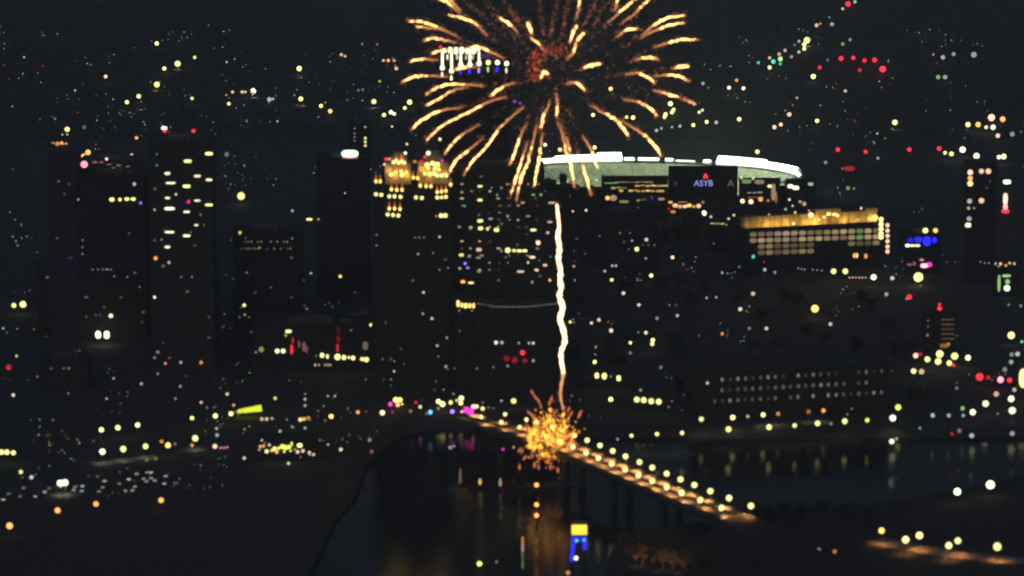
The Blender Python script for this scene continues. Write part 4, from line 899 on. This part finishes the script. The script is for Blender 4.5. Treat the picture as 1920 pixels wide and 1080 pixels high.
for _ in range(150):
    a = random.uniform(0, 2 * math.pi); r = random.random() ** 0.55
    px, py = 1031 + 44 * r * math.cos(a), 818 + 40 * r * math.sin(a); gspark(px, py, random.uniform(1.8, 3.8), random.uniform(4, 11), random.choice((0, 0, 1, 1)), math.atan2(px - 1031, 870 - py) * 0.8)
for _ in range(95):
    a = random.uniform(0, 2 * math.pi); r = 0.55 + 0.5 * random.random()
    px, py = 1033 + 50 * r * math.cos(a), 824 + 56 * r * math.sin(a); gspark(px, py, random.uniform(1.6, 3.4), random.uniform(4, 10), random.choice((1, 2, 2, 3)), math.atan2(px - 1031, 870 - py) * 0.9)
for px, py, an in ((998, 736, -0.5), (1004, 745, -0.5), (1010, 752, -0.3), (1014, 762, -0.2), (1030, 756, 0.05), (1034, 748, 0.1), (1066, 768, 0.3), (1071, 776, 0.4), (1088, 774, 0.6), (1086, 780, 0.6), (992, 774, -0.7), (997, 778, -0.7), (979, 846, 0.4), (984, 858, 0.5), (974, 844, 0.6), (1002, 872, 0), (1010, 876, 0), (1032, 876, 0), (1046, 882, 0), (1068, 878, 0), (974, 876, 0)):
    gspark(px, py, 4, 13, random.choice((2, 2, 3)), an)
b = MB()
for _ in range(420):
    a = random.uniform(0, 2 * math.pi); r = abs(random.gauss(0.5, 0.28)); px, py = 1031 + 52 * r * math.cos(a), 820 + 56 * r * math.sin(a)
    b.tet(at_y(px, py, FY + random.uniform(-16, 16)) - gl0, random.uniform(0.25, 0.75), 0 if r < 0.5 and random.random() < 0.6 else random.choice((1, 1, 2)))
o = b.build('fine_sparks', [GM[0], GM[1], GM[2]], gb); o['kind'] = 'stuff'
ba = root('launch_barge', (g0.x, g0.y, 0), 0.15, 'dark flat barge afloat under the launch sparks', 'barge')
b = MB(); b.box(-14, 14, -5, 5, -0.6, 1.1); b.box(-15.5, -14, -4, 4, 0.2, 1.0); b.box(14, 15.5, -4, 4, 0.2, 1.0); b.build('hull', M_STEEL, ba)
for i in range(8):
    b = MB(); b.box(-12 + i * 3.2, -10.2 + i * 3.2, -1.6, 1.6, 1.1, 2.1); b.build('mortar_rack', M_BLACK, ba)

# ------------------------------------------------------------------ smaller lit things
# lime canopy
p = ground(468, 782); s = mpp(p)
cn = root('lit_canopy', (p.x, p.y, p.z), 0.1, 'long tent canopy glowing lime yellow by the left riverside', 'tent')
b = MB(); L = 23 * s; zt = 9 * s
b.v = [(-L, -3, zt), (L, -3, zt + 3.2 * s), (L, 3, zt + 3.2 * s), (-L, 3, zt), (-L * 0.9, 0, zt + 6 * s), (L * 0.95, 0, zt + 14 * s)]
b.f = [(0, 1, 5, 4), (2, 3, 4, 5), (0, 4, 3), (1, 2, 5), (0, 3, 2, 1)]; b.mi = [0] * 5; b.build('canopy', rgbmat('lime_tent', (0.80, 0.90, 0.05), 1.25, True), cn)
for x in (-L + 0.5, -L / 3, L / 3, L - 0.5):
    b = MB(); b.lathe([(0.12, 0), (0.12, zt)], 6, (x, -2.6, 0)); b.build('post', M_STEEL, cn)
note(468, 764, p.y - 5)
# pavilion of lamps
pv = building('lamp_pavilion', 'low riverside pavilion crowded with yellowish white lamps', 'pavilion', 478, 596, 826, 864, m=M_STONE, depth=18, ribs=False, pent=False)
windows(pv, '''488 837 8 P1.2;491 825 7 W1;494 836 9 O1.3;486 843 7 P1;500 846 10 Y1.8;505 834 8 P1.4;497 830 6 D;510 844 9 A1.6;515 841 10 Y2;519 847 9 A1.6;523 840 9 L1.6;530 837 11 L2;536 839 11 L2;542 838 10 L2;547 832 7x12 L1.6;545 845 7 Y;562 835 13x11 Y2;558 847 9 P1.6;568 845 9 P1.6;580 848 8 P1.6;588 852 8 P1.4;581 852 7 D;533 846 8 Y1.4;553 842 7 Y.8''')
# pole with three orange glows that imitate a reflection in the river
def mast(name, label, px, pys, base_py, code, lvl, r=1.5):
    P = at_z(px, base_py, 0.0); rt = root(name, P, 0, label, 'mast')
    b = MB(); top = at_y(px, min(pys) - 8, P.y).z; b.lathe([(0.8, -1.5), (0.8, 1.2), (0.22, 1.6), (0.14, top)], 8); b.build('pole', M_STEEL, rt)
    for py in pys:
        g = link('lamp', shared('ball', emat(code, lvl, True), ball_mesh), rt); g.location = (0, -0.4, at_y(px, py, P.y).z); g.scale = (r,) * 3; note(px, py, P.y - 2)  # glowing balls stand in for reflections in the river
    return rt
mast('reflection_mast', 'thin pole with three orange glows for river reflections below the launch burst', 1006, (909, 946, 966), 990, 'O', 3.0, 1.25)
P = ground(914, 716); rm = root('red_lit_mast', P, 0, 'tall thin mast glowing as a faint red line before the office tower', 'mast')
zt = at_y(914, 598, P.y).z - P.z; b = MB(); b.lathe([(0.7, 0), (0.35, 2)], 6); b.build('footing', M_CONC, rm)
for i in range(18):
    g = link('light_tube', shared('pane', emat('R', 0.55), unit_box), rm); g.location = (random.uniform(-.1, .1), 0, 2 + (zt - 2) * (i + 0.5) / 18); g.scale = (0.75, 0.75, (zt - 2) / 18 * 0.9)
note(914, 650, P.y - 2)
# yellow headed blue pylon on the near water
P = at_z(1086, 1064, 0.0); s = mpp(P); py_ = root('lit_pylon', P, 0, 'river pylon with a yellow lit head on two blue legs', 'pylon')
def zz(py): return at_y(1086, py, P.y).z
b = MB(); b.box(-14 * s, 14 * s, -3, 3, zz(1000), zz(982)); b.build('lantern_head', rgbmat('pylon_yellow', (1.0, 0.68, 0.05), 1.8, True), py_)
b = MB(); b.box(-15.5 * s, 15.5 * s, -3.6, 3.6, zz(981.5), zz(979)); b.box(-15.5 * s, 15.5 * s, -3.6, 3.6, zz(1003), zz(1000.5)); b.build('cornice', M_STEEL, py_)
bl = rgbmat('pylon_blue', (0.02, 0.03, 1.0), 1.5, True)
for s0, zb_, dx in ((-1, 1052, -4), (1, 1030, 1)):
    b = MB(); zt, zb2 = zz(1003.5), zz(zb_); x1, x2 = s0 * 9.5 * s, (s0 * 9.5 + dx) * s; h = 3.6 * s
    b.v = [(x1 - h, -1.5, zt), (x1 + h, -1.5, zt), (x1 + h, 1.5, zt), (x1 - h, 1.5, zt), (x2 - h, -1.5, zb2), (x2 + h * 0.6, -1.5, zb2), (x2 + h * 0.6, 1.5, zb2), (x2 - h, 1.5, zb2)]
    b.f = [(0, 1, 2, 3), (4, 7, 6, 5), (0, 4, 5, 1), (1, 5, 6, 2), (2, 6, 7, 3), (3, 7, 4, 0)]; b.mi = [0] * 6; b.build('leg', bl, py_)
    b = MB(); b.box(x2 - h, x2 + h * 0.6, -1.6, 1.6, -1.5, zb2 - 0.1); b.build('footing', M_CONC, py_)
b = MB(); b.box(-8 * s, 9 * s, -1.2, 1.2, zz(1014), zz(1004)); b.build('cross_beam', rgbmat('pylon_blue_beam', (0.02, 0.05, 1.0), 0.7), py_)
for px, py, c, r in ((1081, 1011, 'C', 0.9), (1095, 1010, 'C', 0.7), (1080, 1044, 'W', 1.2)):
    g = link('lamp', shared('ball', emat(c, 2.2), ball_mesh), py_); q = at_y(px, py, P.y); g.location = (q.x - P.x, -3.2, q.z); g.scale = (r,) * 3
# pole of glowing sections that imitates a reflection streak on the water
P = at_z(980, 1074, 0.0); mk = root('reflection_streak', P, 0, 'slender pole of orange and green glow imitating a river reflection', 'pole')
for i, (ya, yb_, c, l) in enumerate(((1007, 1020, 'O', 0.7), (1021, 1034, 'P', 0.5), (1036, 1050, 'G', 0.18), (1052, 1066, 'G', 0.22))):
    za, zb2 = at_y(980, ya, P.y).z, at_y(980, yb_, P.y).z; g = link('streak_section', shared('pane', emat(c, l), unit_box), mk); g.location = (0, 0, (za + zb2) / 2); g.scale = (1.2, 1.2, za - zb2)
b = MB(); b.lathe([(1.0, -1), (0.9, 0.8), (0.3, 1.4), (0.3, at_y(980, 1006, P.y).z)], 8); b.build('pole', M_STEEL, mk)
# three dim glowing shapes that imitate promenade lights reflected in the river
for px, py, hh, c, l, lb in ((863, 892, 34, 'P', 0.16, 'faint tall amber reflection glow, leftmost of three on the dark water'), (900, 903, 14, 'A', 1.0, 'small amber reflection glow, middle of three on the dark water'), (938, 904, 18, 'P', 0.45, 'stout pinkish reflection glow, rightmost of three on the dark water')):
    P = at_z(px, py + hh / 2 + 6, 0.0); s = mpp(P); rt = root('reflection_glow', P, 0, lb, 'reflection streak')
    b = MB(); b.lathe([(1.0, -1), (0.9, 0.8), (0.5, 1.5), (0.5, 3)], 8); b.build('glow_foot', M_CONC, rt)
    z = at_y(px, py, P.y).z; b = MB(); h = hh * 0.42 * s; r = 2.4 * s; b.lathe([(r * .5, z - h), (r, z - h * .8), (r * 1.1, z - h * 0.2), (r * 0.8, z + h * .6), (r * .3, z + h)], 8); b.build('reflection_body', emat(c, l), rt); note(px, py, P.y - 2)

# ------------------------------------------------------------------ parked cars in the left riverside lot
def car_parts():
    b = MB(); b.v = []
    prof = [(-2.2, 0.35), (2.2, 0.35), (2.25, 0.75), (1.3, 0.95), (0.6, 1.45), (-1.0, 1.48), (-1.8, 1.0), (-2.25, 0.9)]
    V = [(x, y, z) for y in (-0.88, 0.88) for x, z in prof]; k = len(prof)
    F = [tuple(range(k)), tuple(range(k, 2 * k))[::-1]] + [(i, i + k, (i + 1) % k + k, (i + 1) % k) for i in range(k)]
    body = mesh('body', V, F, mat('car_paint', (0.22, 0.22, 0.24), 0.35, metal=0.3))
    W = [(0.68, -0.8, 1.42), (1.27, -0.8, 1.0), (1.27, 0.8, 1.0), (0.68, 0.8, 1.42)]; W = [(x + 0.03, y, z + 0.02) for x, y, z in W]
    ws = mesh('windscreen', W, [(0, 1, 2, 3)], mat('car_glass', (0.03, 0.035, 0.04), 0.1))
    b = MB(); 
    ring_ = [(0.33 * math.cos(a), 0.33 * math.sin(a)) for a in [2 * math.pi * i / 12 for i in range(12)]]
    V = [(x, y, z) for y in (-0.11, 0.11) for x, z in ring_]; F = [tuple(range(12)), tuple(range(12, 24))[::-1]] + [(i, i + 12, (i + 1) % 12 + 12, (i + 1) % 12) for i in range(12)]
    return body, ws, mesh('wheel', V, F, M_BLACK)
CB, CW, CWH = car_parts()
CARS = '6 935 1.2;45 913 .5;17 924 .4;38 929 .35;68 929 .8;84 921 1;93 914 .4;139 917 .9;143 911 .5;157 910 1.1;154 919 .8;186 920 .5;193 912 .5;197 900 1.1;242 897 1.2;257 887 .9;235 918 .6;250 918 .8;253 911 .8;270 896 .8;278 884 .7;285 884 1;275 901 .7;291 899 .8;311 891 .9;310 905 1;283 895 .9;223 905 .5'
for i, t in enumerate(sorted([tuple(map(float, q.split())) for q in CARS.split(';')])):
    px, py, l = t; P = ground(px, py, 0.8); rz = -R(90) + random.gauss(0, 0.12)
    rt = root('parked_car', (P.x, P.y, LAND), rz, 'car with small pale glowing panes for glints in the left riverside lot, %s from the left' % (ORD[i] if i < 24 else ['twenty-fifth', 'twenty-sixth', 'twenty-seventh', 'twenty-eighth', 'last', 'last'][i - 24]), 'car', 'cars parked in the riverside lot')
    link('body', CB, rt); link('windscreen', CW, rt)
    for x in (-1.4, 1.4):
        for y in (-0.85, 0.85): o = link('wheel', CWH, rt); o.location = (x, y, 0.33)
    for y in (-0.6, 0.6):
        o = link('glint_pane', shared('pane', emat('D' if i % 4 else 'P', round(l * 3.2, 1)), unit_box), rt); o.location = (2.28, y, 0.7); o.scale = (0.12, 0.55, 0.4)  # glowing panes stand in for glints off the parked cars' glass
    note(px, py, P.y - 2)

# ------------------------------------------------------------------ trees
def tree_meshes(seed, leafm):
    rd = random.Random(seed); b = MB()
    b.tube([Vector((0, 0, -0.5)), Vector((0.1, 0, 2.5)), Vector((0.25, 0.1, 5.5)), Vector((0.1, 0.2, 8))], [0.45, 0.34, 0.24, 0.1], 7)
    for i in range(6):
        a = i * 1.1 + rd.random(); z = 2.8 + i * 0.7
        d = Vector((math.cos(a), math.sin(a), 0.75)); b.tube([Vector((0.15, 0, z)), Vector((0.15, 0, z)) + d * 1.6, Vector((0.15, 0, z)) + d * 3.0 + Vector((0, 0, 0.5))], [0.16, 0.1, 0.04], 5)
    tr = mesh('trunk', b.v, b.f, M_BARK); V = []; F = []
    clumps = [(Vector((rd.gauss(0, 1.9), rd.gauss(0, 1.9), rd.uniform(4.0, 10.0))), rd.uniform(0.9, 1.8)) for _ in range(26)]
    for c, r in clumps:
        for _ in range(26):
            p = c + Vector((rd.gauss(0, 1), rd.gauss(0, 1), rd.gauss(0, 0.8))) * r * 0.6
            u = Vector((rd.gauss(0, 1), rd.gauss(0, 1), rd.gauss(0, 1))).normalized(); v = u.orthogonal().normalized() * rd.uniform(0.25, 0.5); u = u * rd.uniform(0.35, 0.7)
            k = len(V); V += [p - u, p + v, p + u, p - v]; F.append((k, k+1, k+2, k+3))
    return tr, mesh('crown', V, F, leafm)
TREES = [tree_meshes(s, M_LEAF) for s in (1, 2, 3)]; DRY = [tree_meshes(s, M_DRY) for s in (4, 5)]
def tree(P, sc, label, group, kind=TREES, name='broadleaf_tree'):
    tr, cr = random.choice(kind); rt = root(name, P, random.uniform(0, 6.28), label, 'tree', group); rt.scale = (sc, sc, sc * random.uniform(0.9, 1.15))
    link('trunk', tr, rt); link('crown', cr, rt)
def clear_tree(P, sc):
    q = proj(P); s = mpp(P); hw_ = 4.6 * sc / s; hh = 11.5 * sc / s
    return not hides_light(q[0] - hw_, q[0] + hw_, q[1] - hh, q[1] + 2, P.y) and in_building(q[0], q[1] - hh, P.y) is None
random.seed(5)
for px, py, sc, lb in ((1275, 470, 2.4, 'large black tree dome against the gate arcade, left one of a pair'), (1305, 474, 2.9, 'largest black tree dome cutting the orange gate glow'), (1345, 476, 2.2, 'dark tree right of the big dome below the scoreboard'), (1245, 470, 1.6, 'small dark tree beside the orange gate')):
    P = ground(px, py); tree(P, sc, lb, 'dark trees before the stadium')
cnt = 0
for _ in range(900):
    if cnt >= 46: break
    px, py = random.uniform(1075, 1720), random.uniform(545, 800); P = ground(px, py); sc = random.uniform(0.9, 1.4)
    if P.y < bank_y(P.x) + 18: continue
    if any(abs((P - d['P']).dot(d['u'])) < d['w'] / 2 + 6 and -6 < -(P - d['P']).dot(d['n']) < d['depth'] + 6 for d in BLD): continue
    if clear_tree(P, sc): tree(P, sc, 'dark riverside tree standing among the scattered park lamps', 'dark trees by the right river bank'); cnt += 1
dry_spots = ((1172, 1030, 1.1), (1190, 1042, 1.2), (1205, 1052, 1.2), (1225, 1048, 1.1), (1243, 1058, 1.2), (1262, 1060, 1.0), (1285, 1062, 1.1), (1212, 1034, 0.9), (1318, 1068, 1.0), (1345, 1072, 0.9), (1275, 1046, 0.8))
for i, (px, py, sc) in enumerate(dry_spots):
    P = at_z(px, py + 8, LAND); tree(P, sc, 'brown lit bush like tree on the near bank, %s from the left' % ORD[sorted(q[0] for q in dry_spots).index(px)], 'brown lit trees on the near bank', DRY)
for px, py in ((1195, 1068), (1235, 1078), (1270, 1080)):    # hooded lamps added unseen to wash the brown trees with light
    P = at_z(px, py, LAND); rt = root('bush_fill_lamp', P, 0, 'hooded lamp added unseen to light the brown bank trees', 'fill lamp', 'lamps added to light the near bank')
    b = MB(); b.lathe([(0.2, 0), (0.12, 1.0), (0.12, 2.2)], 8); b.box(-0.5, 0.5, -0.35, 0.1, 2.1, 2.8); b.build('post', M_STEEL, rt)
    l = bpy.data.lights.new('bush_fill_glow', 'SPOT'); l.energy = 2600; l.color = (1.0, 0.6, 0.3); l.spot_size = R(130); l.spot_blend = 0.9; q = link('bush_fill_glow', l, rt); q.location = (0, 0.5, 2.6); q.rotation_euler = (R(105), 0, 0)
for px, py, sc in ((1398, 982, 1.3), (1416, 986, 1.5), (1440, 984, 1.3), (1468, 980, 1.2), (1500, 976, 1.4), (1540, 972, 1.2), (1585, 980, 1.4), (1625, 985, 1.2)):
    P = at_z(px, py + 6, LAND)
    if clear_tree(P, sc): tree(P, sc, 'dark tree on the near bank beside the bridge end', 'dark trees at the bridge near end')

# ------------------------------------------------------------------ unlit midtown blocks between the lit ones
random.seed(11); made = 0
FOOT = [(d['P'], d['u'], d['n'], d['w'], d['depth']) for d in BLD]
for _ in range(2500):
    if made >= 34: break
    px = random.uniform(-20, 1080); yb = random.uniform(520, 745); wd = random.uniform(45, 105); hgt = random.uniform(40, 150) if yb > 580 else random.uniform(30, 90)
    P = ground(px + wd / 2, yb)
    if P.y < bank_y(P.x) + 30: continue
    if hides_light(px - 3, px + wd + 3, yb - hgt - 8, yb + 2, P.y): continue
    s = mpp(P); hw_ = wd * s / 2; bad = False
    for Q, u, nn_, ww, dp in FOOT:
        v = P - Q
        if abs(v.dot(u)) < ww / 2 + hw_ + 4 and -(26 + 4) < -v.dot(nn_) < dp + 4: bad = True; break
    if bad: continue
    d = building('dark_midrise', 'unlit mid-rise block with a few faint windows in the dark downtown', 'building', px, px + wd, yb - hgt, yb, depth=24, m=random.choice((M_STONE, M_BRICK, M_GLASSY, M_CONC)), group='unlit blocks in the dark downtown')
    specks(d, random.randint(3, 9)); FOOT.append((d['P'], d['u'], d['n'], d['w'], d['depth'])); made += 1
print('midrises', made, 'trees', cnt, 'lights', len(LIGHTS))

# ------------------------------------------------------------------ woods on the hills
random.seed(3); b = MB(); V = []; F = []; nt_ = 0
import numpy as np
LA = np.array(LIGHTS)
for _ in range(5200):
    y = random.uniform(3950, 5600); x = random.uniform(-0.165, 0.165) * y; z = height(x, y); P = Vector((x, y, z)); q = proj(P); s = mpp(P)
    if ((np.abs(LA[:, 0] - q[0]) < 5 / s + 1) & (LA[:, 1] < q[1] + 2) & (LA[:, 1] > q[1] - 13 / s) & (LA[:, 2] > y)).any(): continue
    if any(abs((P - d['P']).dot(d['u'])) < d['w'] / 2 + 6 and -40 < -(P - d['P']).dot(d['n']) < d['depth'] + 6 for d in BLD): continue
    if ((P - SCN).xy.length < 150): continue
    h = random.uniform(5, 10)
    for _k in range(22):
        p = P + Vector((random.gauss(0, 2.2), random.gauss(0, 2.2), h * random.uniform(0.25, 1.0))); u = Vector((random.gauss(0, 1), random.gauss(0, 1), random.gauss(0, 1))).normalized(); v = u.orthogonal().normalized() * random.uniform(0.7, 1.4); u = u * random.uniform(0.9, 1.8)
        k = len(V); V += [p - u, p + v, p + u, p - v]; F.append((k, k+1, k+2, k+3))
o = link('hillside_woods', mesh('hillside_woods', V, F, M_LEAF)); tag(o, 'dark woods covering the far hillsides', 'woods', kind='stuff')

# ------------------------------------------------------------------ haze volume added over the whole valley to lift the blacks
b = MB(); b.box(-14000, 14000, -6000, 62000, -3.0, 520.0)
m = bpy.data.materials.new('black_lift_haze'); m.use_nodes = True; n = m.node_tree; n.nodes.clear()
pv_ = n.nodes.new('ShaderNodeVolumePrincipled'); ov = n.nodes.new('ShaderNodeOutputMaterial')
pv_.inputs['Color'].default_value = (0.86, 0.92, 1.0, 1); pv_.inputs['Density'].default_value = 6.3e-5; pv_.inputs['Anisotropy'].default_value = 0.0
n.links.new(pv_.outputs[0], ov.inputs['Volume'])
o = b.build('fill_haze', m); tag(o, 'thin haze added over the river valley to lift the blacks', None, kind='stuff')
